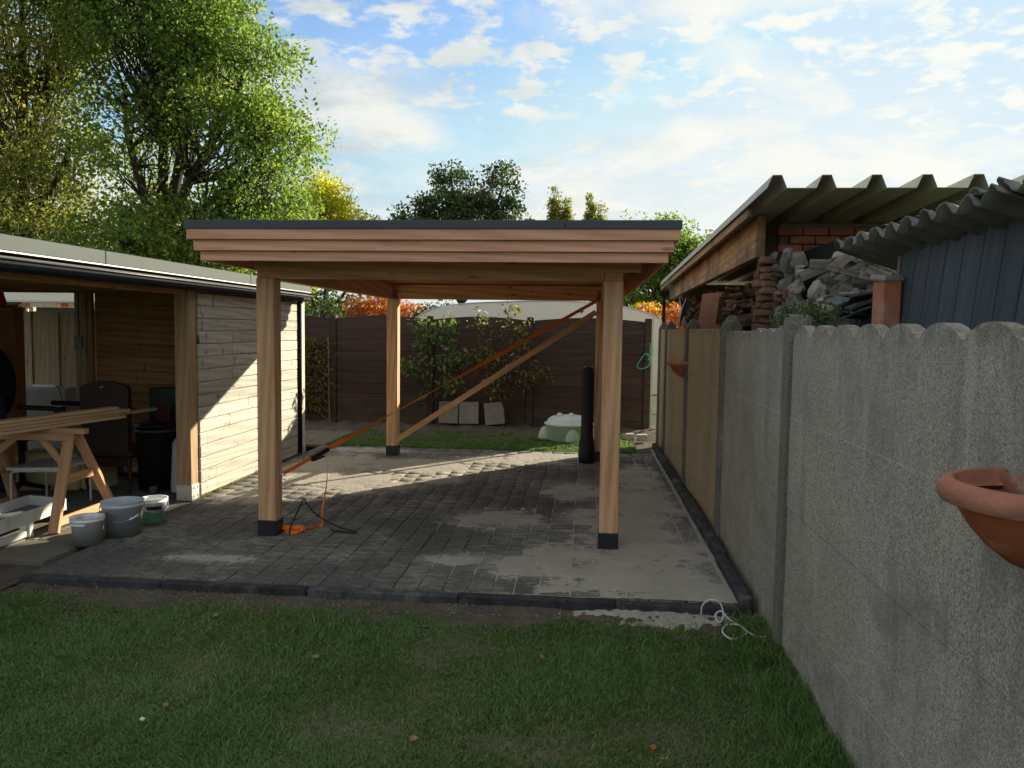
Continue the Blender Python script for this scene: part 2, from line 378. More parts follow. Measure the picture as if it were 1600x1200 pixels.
PATCH = [(.48, 5.9, .50, 1.35, 1), (.60, 7.6, .36, 1.3, 1), (.62, 8.9, .26, .9, .9), (.15, 5.5, .55, .55, 1), (-.35, 5.45, .45, .28, .9), (-.78, 6.8, .40, .34, 1), (-.1, 8.1, .35, .45, .9),
         (-1.6, 8.5, .36, .3, .8), (-2.72, 5.33, .38, .13, .8), (-.9, 5.55, .35, .16, .8), (.75, 5.1, .28, .5, 1), (.0, 7.0, .25, .4, .7), (-1.9, 9.6, .8, .4, .7), (-.6, 10.3, .9, .3, .8),
         (-3.1, 9.0, .6, 1.1, .95), (-2.5, 8.3, .8, .8, .85), (-2.9, 10.4, .7, .25, .8), (-2.0, 9.3, .9, .55, .95), (-1.1, 9.9, .9, .3, .9), (-3.3, 7.3, .5, .5, .6)]
SANDC = (.42, .39, .33)
def m_paver():
    m, nt, b, n = newmat('anthracite_paver', .9, .2)
    p = coords(n, nt, 'world')
    isl = n('ShaderNodeNewGeometry').outputs['Random Per Island']; r = n('ShaderNodeObjectInfo').outputs['Random']
    rr = n('ShaderNodeMath', {0: mth(n, 'ADD', r, isl)}, operation='FRACT').outputs[0]
    c = ramp(n, rr, [(0, (.050, .052, .055)), (.35, (.078, .074, .068)), (.7, (.060, .064, .069)), (1, (.105, .096, .083))])
    c = mixc(n, mr(n, nz(n, p, 38, 5, .65), .35, .7, 0, .55), c, (.17, .16, .145))
    c = mixc(n, mr(n, nz(n, p, 90, 4, .7), .60, .70, 0, .6), c, (.36, .34, .29))
    # swept sand: dusty film, stronger to the lower left where the soil is warm, plus streaks
    sv = n('ShaderNodeVectorMath', {0: p, 1: (3.0, 9, 1)}, operation='MULTIPLY').outputs[0]
    film = mth(n, 'MULTIPLY', mr(n, nz(n, p, 1.1, 5, .6, .3), .40, .66, .10, .9), mr(n, nz(n, sv, 2.2, 6, .7, .5), .40, .62, .12, .85))
    c = mixc(n, film, c, (.36, .33, .275))
    c = mixc(n, mr(n, nz(n, sv, 5.5, 6, .75, 1.2), .60, .66, 0, .8), c, SANDC)
    best = None
    for (px_, py_, rx_, ry_, a_) in PATCH:
        q = n('ShaderNodeVectorMath', {0: n('ShaderNodeVectorMath', {0: p, 1: (px_, py_, 0)}, operation='SUBTRACT').outputs[0], 1: (1/rx_, 1/ry_, 0)}, operation='MULTIPLY').outputs[0]
        d = mth(n, 'SUBTRACT', a_, n('ShaderNodeVectorMath', {0: q}, operation='LENGTH').outputs['Value'])
        best = d if best is None else mth(n, 'MAXIMUM', best, d)
    fade = mth(n, 'ADD', best, mth(n, 'MULTIPLY', nz(n, p, 4.5, 6, .7), 1.1))
    grain = nz(n, n('ShaderNodeVectorMath', {0: p, 1: (1.4, 3.2, 1)}, operation='MULTIPLY').outputs[0], 11, 6, .75, .5)
    c = mixc(n, mth(n, 'MULTIPLY', mr(n, fade, .05, .95, 0, 1), mr(n, grain, .40, .60, .1, 1)), c, (.40, .37, .315))
    setc(nt, b, c)
    bump(n, nt, b, mth(n, 'ADD', nz(n, p, 60, 5, .6), nz(n, p, 14, 4, .6)), .5, .008); return m
PAVER = m_paver()
def m_noisy(name, stops, sc, rough=.95, bst=.5, bsc=60, dist=.01, extra=None):
    m, nt, b, n = newmat(name, rough, .12); p = coords(n, nt, 'world')
    f = mth(n, 'ADD', mth(n, 'MULTIPLY', nz(n, p, sc, 6, .6, .2), .65), mth(n, 'MULTIPLY', nz(n, p, sc*22, 3, .6), .35))
    c = ramp(n, f, stops)
    if extra: c = mixc(n, mr(n, nz(n, p, extra[1], 5, .6), extra[2], extra[3]), c, extra[0])
    setc(nt, b, c); bump(n, nt, b, nz(n, p, bsc, 5, .65), bst, dist); return m
SAND = m_noisy('joint_sand', [(.3, (.33, .30, .255)), (.7, (.46, .425, .36))], 3, bst=.45, bsc=35)
SOIL = m_noisy('garden_soil', [(.3, (.07, .055, .042)), (.7, (.175, .145, .115))], 4, bst=1.0, bsc=18, dist=.03)
JOINT = m_noisy('dark_joint_fill', [(.35, (.05, .046, .04)), (.62, (.20, .18, .145))], 2.4, bst=.5)
LSOIL = m_noisy('lawn_soil', [(.3, (.065, .07, .035)), (.7, (.19, .17, .11))], 2.2, bst=1.0, bsc=30, dist=.02, extra=((.30, .285, .245), 1.2, .66, .74))
EARTH = m_noisy('far_ground', [(.3, (.035, .055, .02)), (.7, (.08, .10, .04))], .3)
PATHC = m_noisy('terrace_slab', [(.3, (.13, .12, .095)), (.7, (.24, .22, .175))], 2.5, bst=.35, bsc=50, extra=((.33, .30, .25), 7, .64, .72))
FLOORC = m_noisy('shed_floor_concrete', [(.3, (.12, .115, .10)), (.7, (.20, .19, .17))], 2.5, bst=.3)

def leafmat(name, stops, trans=.45):
    m = bpy.data.materials.new(name); m.use_nodes = True; nt = m.node_tree; nt.nodes.clear(); n = nodes(nt)
    g = n('ShaderNodeNewGeometry'); p = g.outputs['Position']
    f = n('ShaderNodeMath', {0: mth(n, 'MULTIPLY', g.outputs['Random Per Island'], .65), 1: mth(n, 'MULTIPLY', nz(n, p, .55, 3, .5), .45)}, operation='ADD').outputs[0]
    c = ramp(n, f, stops)
    d = n('ShaderNodeBsdfPrincipled', {'Base Color': c, 'Roughness': .5, 'Specular IOR Level': .35})
    tcol = mixc(n, 1.0, c, (1.6, 1.75, .8), 'MULTIPLY')
    t = n('ShaderNodeBsdfTranslucent', {'Color': tcol})
    mx = n('ShaderNodeMixShader', {0: trans, 1: d.outputs[0], 2: t.outputs[0]})
    n('ShaderNodeOutputMaterial', {0: mx.outputs[0]}); return m
LEAF_G = leafmat('maple_leaf_green', [(.15, (.065, .115, .028)), (.5, (.13, .195, .045)), (.8, (.205, .265, .065)), (.97, (.42, .37, .08))], .54)
LEAF_Y2 = leafmat('olive_leaf', [(.15, (.085, .11, .032)), (.5, (.165, .185, .05)), (.8, (.28, .26, .07)), (.97, (.48, .36, .09))], .5)
LEAF_Y = leafmat('yellow_leaf', [(.15, (.18, .25, .02)), (.5, (.38, .38, .02)), (.85, (.58, .44, .02)), (.97, (.6, .22, .02))], .55)
LEAF_D = leafmat('dark_leaf', [(.15, (.028, .05, .02)), (.6, (.055, .09, .032)), (.95, (.11, .14, .05))], .3)
LEAF_P = leafmat('poplar_leaf', [(.15, (.12, .14, .03)), (.6, (.20, .20, .04)), (.95, (.34, .28, .05))])
LEAF_R = leafmat('red_leaf', [(.15, (.28, .06, .025)), (.6, (.42, .11, .035)), (.95, (.5, .25, .05))])
LEAF_PEAR = leafmat('pear_leaf', [(.15, (.07, .12, .035)), (.6, (.12, .18, .055)), (.95, (.21, .25, .09))], .35)
LEAF_PEAR2 = leafmat('autumn_pear_leaf', [(.15, (.07, .085, .03)), (.55, (.12, .12, .045)), (.9, (.30, .22, .07))], .35)
BARK = m_noisy('bark', [(.3, (.03, .024, .018)), (.7, (.075, .06, .045))], 6, bst=.8, bsc=30)
GRASSM = leafmat('grass_blade', [(.12, (.055, .12, .03)), (.45, (.10, .195, .05)), (.78, (.165, .25, .08)), (.96, (.36, .33, .17))], .3)

# ------------------------------------------------------------------ ground
def gridmesh(x0, x1, y0, y1, st, fn, inside=None):
    nx = int((x1-x0)/st)+1; ny = int((y1-y0)/st)+1
    X, Y = np.meshgrid(np.linspace(x0, x1, nx), np.linspace(y0, y1, ny)); Z = fn(X, Y)
    V = np.stack([X.ravel(), Y.ravel(), Z.ravel()], 1)
    i = np.arange(nx*ny).reshape(ny, nx); q = np.stack([i[:-1, :-1], i[:-1, 1:], i[1:, 1:], i[1:, :-1]], -1).reshape(-1, 4)
    return npmesh('grid', V, q, np.full(len(q), 4), True)
_ph = rng.uniform(0, 6.28, 40); _fr = rng.normal(0, 1, (40, 2))
def vnoise(X, Y, f, seed, octs=4, gain=.6):
    g_ = np.random.default_rng(seed); out = 0; amp = 1; tot = 0
    for o_ in range(octs):
        G = g_.uniform(-1, 1, (256, 256)); x = X*f+37.1*o_+500; y = Y*f+11.7*o_+500
        xi = np.floor(x).astype(int); yi = np.floor(y).astype(int); a = x-xi; b = y-yi; a = a*a*(3-2*a); b = b*b*(3-2*b)
        q = lambda i, j: G[(yi+j) % 256, (xi+i) % 256]
        out = out+amp*((q(0, 0)*(1-a)+q(1, 0)*a)*(1-b)+(q(0, 1)*(1-a)+q(1, 1)*a)*b); tot += amp; amp *= gain; f *= 2.1
    return out/tot
def fnoise(X, Y, s=1.0, o=0, k=8):
    z = 0
    for i in range(k):
        j = (i+o) % 40; z = z+np.sin((_fr[j, 0]*X+_fr[j, 1]*Y)*s*(1+.35*i)+_ph[j])/(1+.3*i)
    return z/3.2
put('ground', mesh('ground', [(-400, -300, -.22), (400, -300, -.22), (400, 700, -.22), (-400, 700, -.22)], [(0, 1, 2, 3)]), EARTH, kind='structure')
lawnz = lambda X, Y: -.085+.012*fnoise(X, Y, 1.6)+.006*fnoise(X, Y, 7, 9)+np.clip((Y-4.25)/.5, 0, 1)*.02
put('lawn', gridmesh(-9, 1.06, -2.5, 4.79, .05, lawnz), LSOIL, kind='structure')
rearz = lambda X, Y: -.03+.01*fnoise(X, Y, 3)+np.clip((Y-12.1)/.5, 0, 1)*.10+np.clip((Y-12.1)/.5, 0, 1)*.03*fnoise(X, Y, 9, 5)
put('soil_bed', gridmesh(-5.8, 2.2, 10.72, 13.6, .05, rearz), SOIL, kind='structure')
put('sand_bed', mesh('sb', [(-3.76, 4.86, -.0125), (1.08, 4.86, -.0125), (1.08, 10.74, -.0125), (-3.76, 10.74, -.0125)], [(0, 1, 2, 3)]), JOINT, kind='structure')

# swept joint sand: fills the joints and lies over the pavers in patches
def sandz(X, Y):
    s = np.zeros_like(X)-1.65
    for (cx_, cy_, rx_, ry_, a) in PATCH:
        d = np.sqrt(((X-cx_)/rx_)**2+((Y-cy_)/ry_)**2); s = np.maximum(s, a-d)
    s = s+.85*vnoise(X, Y, 2.4, 3, 6, .72)+.35*vnoise(X*.35, Y, 9, 8, 3, .7)
    h = np.clip(s*.012, -.022, .005)+.003*vnoise(X, Y, 14, 21, 2, .7)+.0010*rng.normal(0, 1, X.shape)
    return h-.0015
put('joint_sand', gridmesh(-3.74, .995, 4.87, 10.73, .016, sandz), SAND, kind='stuff')

# ------------------------------------------------------------------ pavers
pv_root = put('paving', None, None, None, Matrix.Translation((-1.3, 7.8, 0)), kind='structure')
PW, PD = .163, .203
cells = []
x = -3.735
while x < .64:
    w = PW*random.choice([1, 1, 1, 1.25, .85])
    if x+w > .60: w = .665-x
    y = 4.875
    while y < 10.71:
        d = PD*random.choice([1, 1, 1, 1, .8, 1.2, 1])
        if y+d > 10.68: d = 10.735-y
        cells.append((x+w/2, y+d/2, w-.0045, d-.0045)); y += d
    x += w
for cxx in (.755, .905):                                     # border courses beside the wall
    yy = 4.875
    while yy < 10.70:
        cells.append((cxx-.01, yy+.08, .15-.010, .16-.008)); yy += .16
cells.sort(key=lambda c: c[1])
def pavermesh(w, d, k):
    bm = bmesh.new(); bmesh.ops.create_cube(bm, size=1)
    rr = random.Random(k)
    for v in bm.verts:
        v.co = Vector((v.co.x*w, v.co.y*d, v.co.z*.06))
    bmesh.ops.bevel(bm, geom=[e for e in bm.edges if all(v.co.z > 0 for v in e.verts) or abs(e.verts[0].co.z-e.verts[1].co.z) > .01], offset=.006, segments=1, affect='EDGES')
    for v in bm.verts:
        if v.co.z > .015: v.co.x += rr.uniform(-.003, .003); v.co.y += rr.uniform(-.003, .003); v.co.z += rr.uniform(-.0012, .0012)
    m = frombm('paver', bm); m.materials.append(PAVER); return m
_pm = {}
rest = []
for i, (px_, py_, w, d) in enumerate(cells):
    zt = random.gauss(-.030, .0014); tl = (random.gauss(0, .006), random.gauss(0, .006))
    k = (round(w, 2), round(d, 2), random.randrange(4))
    if k not in _pm: _pm[k] = pavermesh(w, d, hash(k) % 999)
    mw = Matrix.Translation((px_, py_, zt)) @ Matrix.Rotation(tl[0], 4, 'X') @ Matrix.Rotation(tl[1], 4, 'Y') @ Matrix.Rotation(random.gauss(0, .012), 4, 'Z')
    if i < 300: put('paver', _pm[k], None, pv_root, mw)
    else: rest.append((_pm[k], mw))
def join(lst):
    V = []; L = []; S = []; o = 0
    for m, mw in lst:
        v = np.empty(len(m.vertices)*3, np.float32); m.vertices.foreach_get('co', v); v = v.reshape(-1, 3)
        A = np.array(mw); v = v @ A[:3, :3].T+A[:3, 3]
        l = np.empty(len(m.loops), np.int32); m.loops.foreach_get('vertex_index', l)
        s = np.empty(len(m.polygons), np.int32); m.polygons.foreach_get('loop_total', s)
        V.append(v); L.append(l+o); S.append(s); o += len(v)
    return npmesh('joined', np.concatenate(V), np.concatenate(L), np.concatenate(S))
jm = join(rest); jm.materials.append(PAVER)
put('far_pavers', jm, None, pv_root, kind='stuff')
# sand strip between border and wall kerb
put('sand_strip', gridmesh(.958, 1.0, 4.88, 11.2, .01, lambda X, Y: .001+.010*vnoise(X, Y, 9, 4)), SAND, kind='structure')
# front kerb
kerb = put('kerb', None, None, None, Matrix.Translation((-1.3, 4.82, 0)), kind='structure')
x = -3.78
while x < 1.0:
    L = min(1.0, 1.06-x)
    span('kerb_stone', (x+.003, x+L-.003), (4.795, 4.865), (-.16, -.006+random.uniform(-.004, .003)), KERB, kerb, .008); x += L
# low kerb blocks along the wall foot
wk = put('wall_kerb', None, None, None, Matrix.Translation((1.0, 7.8, 0)), kind='structure')
y = 4.80
while y < 11.2:
    L = min(.98, 11.3-y); z1 = .072+random.uniform(-.014, .014)
    box('kerb_stone', (1.032+random.uniform(-.006, .006), y+L/2, z1-.11), (.075, L-.012, .22), KERB, wk, random.uniform(-.008, .008), .01); y += L
# terrace slabs left of the paving and rear path
ter = put('terrace', None, None, None, Matrix.Translation((-4.5, 5.6, 0)), kind='structure')
put('terrace_base', mesh('tb', [(-8.5, 4.4, -.045), (-3.765, 4.4, -.045), (-3.765, 7.1, -.045), (-8.5, 7.1, -.045)], [(0, 1, 2, 3)]), SOIL, ter)
ys = [4.62, 5.12, 5.62, 6.12, 6.62]
for j, y in enumerate(ys):
    x = -3.78-(j % 2)*.06
    while x > -8.3:
        w = .5; 
        if not (y < 4.9 and x > -3.9+.0):
            box('slab', (x-w/2, y+.25, -.026+random.uniform(-.004, .004)), (w-.012, .488, .045), PATHC, ter, random.uniform(-.006, .006), .006, random.uniform(-.004, .004), random.uniform(-.004, .004))
        x -= w
put('shed_floor', mesh('sf', [(-7.1, 7.1, -.012), (-3.72, 7.1, -.012), (-3.72, 10.1, -.012), (-7.1, 10.1, -.012)], [(0, 1, 2, 3)]), FLOORC, kind='structure')
pth = put('path', None, None, None, Matrix.Translation((-4.5, 11.8, 0)), kind='structure')
for j in range(7):
    for i in range(7):
        if -3.72-i*.3 < -5.7: continue
        box('slab', (-3.87-i*.3, 10.9+j*.3, -.02+random.uniform(-.004, .004)), (.29, .29, .05), PATHC, pth, random.uniform(-.01, .01), .006)

# ------------------------------------------------------------------ carport
CX0, CX1, CY0, CY1 = -2.61, .135, 5.97, 10.04; W = .145; ZB = 2.075
cp = root('carport', (-1.2, 8.0, 0), 'open larch carport with flat anthracite trimmed roof standing on dark paving', 'carport')
def post(x, y):
    p = span('post', (x, x+W), (y, y+W), (.11, ZB), LARCHP, cp, .005)
    span('post_boot', (x-.006, x+W+.006), (y-.006, y+W+.006), (-.005, .128), BOOT, p, .006)
    return p
for x in (CX0, CX1):
    for y in (CY0, CY1): post(x, y)
# notch head blocks, beams
for x in (CX0, CX1):
    for y in (CY0, CY1):
        span('post_head', (x+.003, x+W-.003), (y+(.012 if y < 8 else .02), y+W-.012), (ZB, 2.20), LARCH, cp, .003)
bf = span('front_beam', (CX0+.115, CX1+.0, )[0:2], (CY0+.002, CY0+.10), (ZB+.002, 2.262), LARCH, cp)
span('front_beam', (CX0-.01, CX1+W+.13), (CY0-.012, CY0+.0005), (2.135, 2.262), LARCH, cp)
span('rear_beam', (CX0-.02, CX1+W+.02), (CY1+.02, CY1+.12), (ZB, 2.262), LARCH, cp)
span('side_beam', (CX0+.0, CX0+.09), (CY0+.16, CY1-.01), (ZB, 2.262), LARCH, cp)
span('side_beam', (CX1+.055, CX1+.145), (CY0+.16, CY1-.01), (ZB, 2.262), LARCH, cp)
for bx in (CX0+.155,):
    b_ = lathe('bolt', [(0, .006), (.012, .006), (.012, 0)], STEEL, cp, (0, 0, 0), 12)
    b_.matrix_local = WM[cp.name].inverted() @ (Matrix.Translation((bx, CY0-.012, 2.185)) @ Matrix.Rotation(pi/2, 4, 'X'))
RX0, RX1, RY0, RY1 = -2.875, .635, 5.36, 10.62
y = RY0+.12
while y < RY1-.1:
    span('joist', (RX0+.13, RX1-.13), (y, y+.055), (2.264, 2.385), JOIST, cp); y += .52
# roof deck boards seen from below
y = RY0+.10; k = 0
rf = span('roof', (RX0+.01, RX1-.01), (RY0+.01, RY1-.01), (2.405, 2.432), ROOFM, cp)
while y < RY1-.12:
    span('deck_board', (RX0+.1, RX1-.1), (y, y+.141), (2.387, 2.404), JOIST, rf, .002); y += .145
# stepped fascia boards, three rows, each set back
for i, (za, zb) in enumerate(((2.312, 2.388), (2.237, 2.314), (2.168, 2.239))):
    s = .012+.034*i
    t = .024
    e = i*.0013
    span('fascia_board', (RX0+s, RX1-s), (RY0+s, RY0+s+t), (za-e, zb-e), FASCIA, cp, .002)
    span('fascia_board', (RX0+s, RX1-s), (RY1-s-t, RY1-s), (za-e, zb-e), FASCIA, cp, .002)
    span('fascia_board', (RX0+s, RX0+s+t), (RY0+s+t+.001, RY1-s-t-.001), (za-e, zb-e), FASCIA, cp, .002)
    span('fascia_board', (RX1-s-t, RX1-s), (RY0+s+t+.001, RY1-s-t-.001), (za-e, zb-e), FASCIA, cp, .002)
for (xa, xb) in ((RX0, RX0+2.72), (RX0+2.724, RX1)):
    span('roof_trim', (xa, xb), (RY0, RY0+.05), (2.386, 2.446), ROOFM, cp, .003)
    span('roof_trim', (xa, xb), (RY1-.05, RY1), (2.386, 2.446), ROOFM, cp, .003)
for xa in (RX0, RX1-.05): span('roof_trim', (xa, xa+.05), (RY0+.051, RY1-.051), (2.386, 2.4455), ROOFM, cp, .003)
for xx in np.arange(RX0+.3, RX1-.2, .58):
    for i in range(3):
        s_ = lathe('screw', [(0, .0015), (.004, .0015), (.004, 0)], STEEL, cp, (0, 0, 0), 8)
        s_.matrix_local = WM[cp.name].inverted() @ (Matrix.Translation((float(xx), RY0+.012+.034*i, (2.35, 2.275, 2.203)[i])) @ Matrix.Rotation(pi/2, 4, 'X'))
# diagonal brace on the rear posts
br = tag(beam('diagonal_brace', (-2.48, 10.01, .20), (.13, 10.005, 1.93), .025, .070, PINE2, None, .003),
         'long bare wooden batten screwed diagonally across the rear carport posts', 'brace')

# ratchet strap
P0 = Vector((-2.455, 6.06, .485)); P1 = Vector((.14, 10.02, 2.075)); tR = .085; PR = P0.lerp(P1, tR)
def ribbon(pts, w, twist, up0=(0, 0, 1)):
    V = []; F = []
    for i, p in enumerate(pts):
        t = (pts[min(i+1, len(pts)-1)]-pts[max(i-1, 0)]).normalized()
        s = t.cross(Vector(up0));
        if s.length < .05: s = t.cross(Vector((1, 0, 0)))
        s.normalize(); u = s.cross(t).normalized(); a = twist(i/(len(pts)-1)); d = u*cos(a)+s*sin(a); nn = (t.cross(d)).normalized()*.0012
        V += [p+d*w/2+nn, p-d*w/2+nn, p-d*w/2-nn, p+d*w/2-nn]
    for i in range(len(pts)-1):
        a = i*4
        for k in range(4): F.append((a+k, a+(k+1) % 4, a+4+(k+1) % 4, a+4+k))
    return mesh('ribbon', V, F)
st = root('ratchet_strap', P0, 'orange ratchet strap tensioned from front left post up to rear right post', 'strap')
put('webbing', ribbon([P0.lerp(P1, t*tR*.86+.004) for t in np.linspace(0, 1, 12)], .036, lambda t: .2), ORANGE, st)
put('webbing', ribbon([P0.lerp(P1, tR*1.08+(1-tR*1.08)*t) for t in np.linspace(0, 1, 60)], .046, lambda t: .1+1.25*sin(pi*min(1, t*1.9))**2 if t < .53 else .1), ORANGE, st)
dr = (P1-P0).normalized()
rb = beam('ratchet', PR-dr*.11, PR+dr*.08, .05, .034, BLACKM, st, .006)
beam('ratchet_handle', PR-dr*.10+Vector((0, 0, -.025)), PR+dr*.03+Vector((0, 0, -.04)), .046, .014, BLACKM, rb)
tube('hook', spline([P0+dr*.05, P0+dr*.01+Vector((0, 0, .02)), P0-dr*.02, P0+dr*.01-Vector((0, 0, .02)), P0+dr*.04]), .004, STEEL, st, 6)
beam('strap_label', P1-dr*.40+Vector((0, 0, -.03)), P1-dr*.33+Vector((0, 0, -.03)), .002, .035, WHITEP, st)
tail = spline([PR+dr*.06, PR+dr*.06+Vector((.01, -.01, -.25)), (-2.215, 6.36, .12), (-2.20, 6.30, .02), (-2.28, 6.20, .006), (-2.38, 6.16, .03), (-2.44, 6.20, .008), (-2.47, 6.13, .02), (-2.37, 6.05, .012), (-2.30, 6.13, .03), (-2.40, 6.20, .035), (-2.46, 6.10, .04), (-2.34, 6.08, .045), (-2.28, 6.15, .02)], 9)
put('loose_tail', ribbon([Vector(p) for p in tail], .040, lambda t: 2.6-3.4*t if t < .3 else .5+.6*sin(t*25), (.3, .9, .3)), ORANGE, st)
tag(tube('black_hose', spline([(-2.36, 6.00, .012), (-2.37, 6.05, .06), (-2.345, 6.2, .20), (-2.335, 6.26, .245), (-2.31, 6.27, .20), (-2.2, 6.25, .10), (-2.0, 6.2, .03), (-1.86, 6.16, .012), (-1.87, 6.12, .012), (-2.05, 6.16, .012), (-2.1, 6.25, .012)], 8), .0065, BLACKM),
    'thin black hose bent into a pointed loop on the paving', 'hose')

# rubber roll leaning by the rear right post
tag(lathe('rubber_roll', [(0, 0), (.098, .0), (.105, .05), (.10, .25), (.078, .33), (.076, 1.16), (.066, 1.215), (.04, 1.24), (.03, 1.22), (0, 1.215)], BLACKM, None, (.045, 9.93, 0), 20),
    'tall rolled black rubber sheet standing upright against rear right carport post', 'roll')

# ------------------------------------------------------------------ shed on the left
sh = root('shed', (-5.3, 7.5, 0), 'long wooden garden shed with open front, grey weathered side and flat roof', 'shed')
SX = -3.735
# side wall planks (weathered) Y 7.22..9.86
for i in range(16):
    z = .02+i*.1245
    yb = 8.54+random.choice([-.6, .2, .5, 9, 9])
    segs = [(7.215, 9.80)] if i < 8 or yb > 9.5 else [(7.215, yb-.001), (yb+.001, 9.80)]
    for (ya, yb2) in segs:
        span('plank', (SX-.026, SX+random.uniform(-.003, .003)), (ya, yb2), (z, z+.1205), GREYP, sh, .008)
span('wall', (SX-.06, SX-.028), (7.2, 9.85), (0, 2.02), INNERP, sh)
span('corner_board', (SX-.05, SX+.015), (9.90, 10.03), (.10, 2.03), CORNERB, sh)
span('post_shoe', (SX-.055, SX+.02), (9.895, 10.035), (0, .12), GALV, sh)
tube('drainpipe', [(SX+.012, 9.86, .03), (SX+.012, 9.86, 2.04)], .028, GUTTER, sh)
fp = span('post', (-3.90, -3.755), (7.065, 7.21), (.15, 2.02), SHEDPOST, sh)
span('post_shoe', (-3.906, -3.749), (7.059, 7.216), (0, .155), GALV, fp)
for yy in (7.10, 7.17):
    for z in (.04, .12):
        s_ = lathe('screw', [(0, .003), (.006, .003), (.006, 0)], BLACKM, fp, (0, 0, 0), 8)
        s_.matrix_local = WM[fp.name].inverted() @ (Matrix.Translation((-3.748, yy, z)) @ Matrix.Rotation(pi/2, 4, 'Y'))
span('post', (-3.90, -3.755), (3.55, 3.70), (0, 1.985), SHEDPOST, sh)
span('header_beam', (-3.88, -3.78), (3.5, 7.06), (1.985, 2.09), INNERP, sh)
span('header_beam', (-3.79, -3.735), (7.062, 9.85), (2.022, 2.09), INNERP, sh)
# roof slab, aluminium trim, gutter
span('roof', (-7.3, -3.62), (3.3, 9.94), (2.135, 2.225), BLACKM, sh)
for (a, b2) in ((3.3, 5.56), (5.565, 8.1), (8.105, 9.94)):
    span('roof_trim', (-3.618, -3.60), (a, b2), (2.145, 2.245), ALU, sh, .004)
    span('drip_edge', (-3.618, -3.592), (a, b2), (2.132, 2.1435), GALV, sh, .002)
span('gutter', (-3.73, -3.622), (3.3, 10.03), (2.022, 2.095), GUTTER, sh, .02)
span('fascia', (-3.70, -3.63), (3.3, 9.93), (2.096, 2.134), BLACKM, sh)
tube('gutter_bead', [(-3.62, 3.3, 2.098), (-3.62, 10.06, 2.098)], .006, plain('gutter_lip', (.12, .125, .13), .35), sh)
for i in range(11):
    span('rafter', (-7.2, -3.90), (3.6+i*.6, 3.66+i*.6), (2.02, 2.13), INNERP, sh) if i < 8 else None
# end partition of the open part
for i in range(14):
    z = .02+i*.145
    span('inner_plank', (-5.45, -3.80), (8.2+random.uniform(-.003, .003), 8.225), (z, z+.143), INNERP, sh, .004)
ep = span('post', (-5.64, -5.51), (8.12, 8.24), (0, 2.05), FBOARD, sh)
span('batten', (-5.505, -5.455), (8.14, 8.2), (0, 2.05), INNERP, sh)
sb_ = span('socket_box', (-5.625, -5.535), (8.07, 8.118), (1.42, 1.56), plain('grey_socket', (.22, .24, .20), .5), sh, .01)
tube('cable', [(-5.58, 8.11, 1.56), (-5.585, 8.112, 1.8), (-5.58, 8.112, 2.05)], .006, BLACKM, sb_)
# back wall and far wall of the store room
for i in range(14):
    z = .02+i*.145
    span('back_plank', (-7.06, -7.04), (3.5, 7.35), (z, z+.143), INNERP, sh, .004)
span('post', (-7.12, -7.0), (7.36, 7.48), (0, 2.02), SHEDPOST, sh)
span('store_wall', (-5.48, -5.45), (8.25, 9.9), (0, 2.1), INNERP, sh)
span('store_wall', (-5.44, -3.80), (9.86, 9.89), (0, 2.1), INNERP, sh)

# ------------------------------------------------------------------ board fence seen through the shed
bfn = root('board_fence', (-6.5, 9.0, 0), 'upright overlapping brown timber boards seen through the open shed', 'fence')
for i in range(6):
    x = -6.99+i*.178
    span('board', (x, x+.185), (8.98+.018*(i % 2), 8.996+.018*(i % 2)), (.02, 1.835+random.uniform(-.006, .006)), FBOARD, bfn, .003)
for z in (.35, 1.0, 1.72): span('rail', (-7.0, -5.8), (9.035, 9.07), (z, z+.07), FBOARD, bfn)
for i in range(6, 0): pass
bp = root('barrier_plank', (-6.5, 9.3, 1.9), 'worn white and orange barrier plank lying above the board fence', 'plank')
span('plank', (-7.15, -5.95), (9.28, 9.30), (1.895, 1.955), WHITEP, bp)
for xx in (-7.14, -6.62, -6.3): span('stripe', (xx, xx+.10), (9.276, 9.2795), (1.90, 1.945), plain('faded_orange', (.75, .22, .08), .6), bp, 0)
for xx in (-7.12, -6.05): span('bracket', (xx, xx+.03), (9.302, 9.33), (0, 1.93), GALV, bp)
gp = tag(span('concrete_post', (-7.17, -7.09), (9.4, 9.46), (0, 1.94), plain('pale_stone', (.40, .36, .29), .8)), 'pale square stone post behind the orange brown shelf', 'post')
tr = root('white_trailer', (-9.5, 12.5, 0), 'cream box trailer behind the shed with a straight lower edge', 'trailer')
span('body', (-12.6, -7.9), (12.0, 13.3), (2.03, 2.42), CREAM, tr, .03)
span('chassis', (-12.5, -8.0), (12.1, 13.2), (1.1, 1.95), plain('dark_chassis', (.03, .035, .03), .6), tr)
for xx in (-11.5, -9.0): 
    wl = lathe('wheel', [(0, .0), (.38, .0), (.42, .06), (.42, .18), (.38, .22), (0, .22)], BLACKM, tr, (0, 0, 0), 24)
    wl.matrix_local = WM[tr.name].inverted() @ (Matrix.Translation((xx, 12.08, .40)) @ Matrix.Rotation(pi/2, 4, 'X'))
span('axle', (-11.6, -8.9), (12.9, 13.0), (.35, 1.12), BLACKM, tr)
span('edge_strip', (-12.6, -7.9), (11.98, 11.997), (2.03, 2.05), WHITEMET, tr)

# ------------------------------------------------------------------ back fence (brown concrete)
fc = root('brown_fence', (-1.6, 13.05, 0), 'dark brown concrete board fence with arched panels closing the yard', 'fence')
fx = [-7.9, -6.1, -4.32, -2.62, -.92, 1.035]
FY = 13.03
for x in fx:
    span('post', (x-.055, x+.055), (FY-.06, FY+.06), (-.1, 1.90), BFENCE, fc, .01)
    
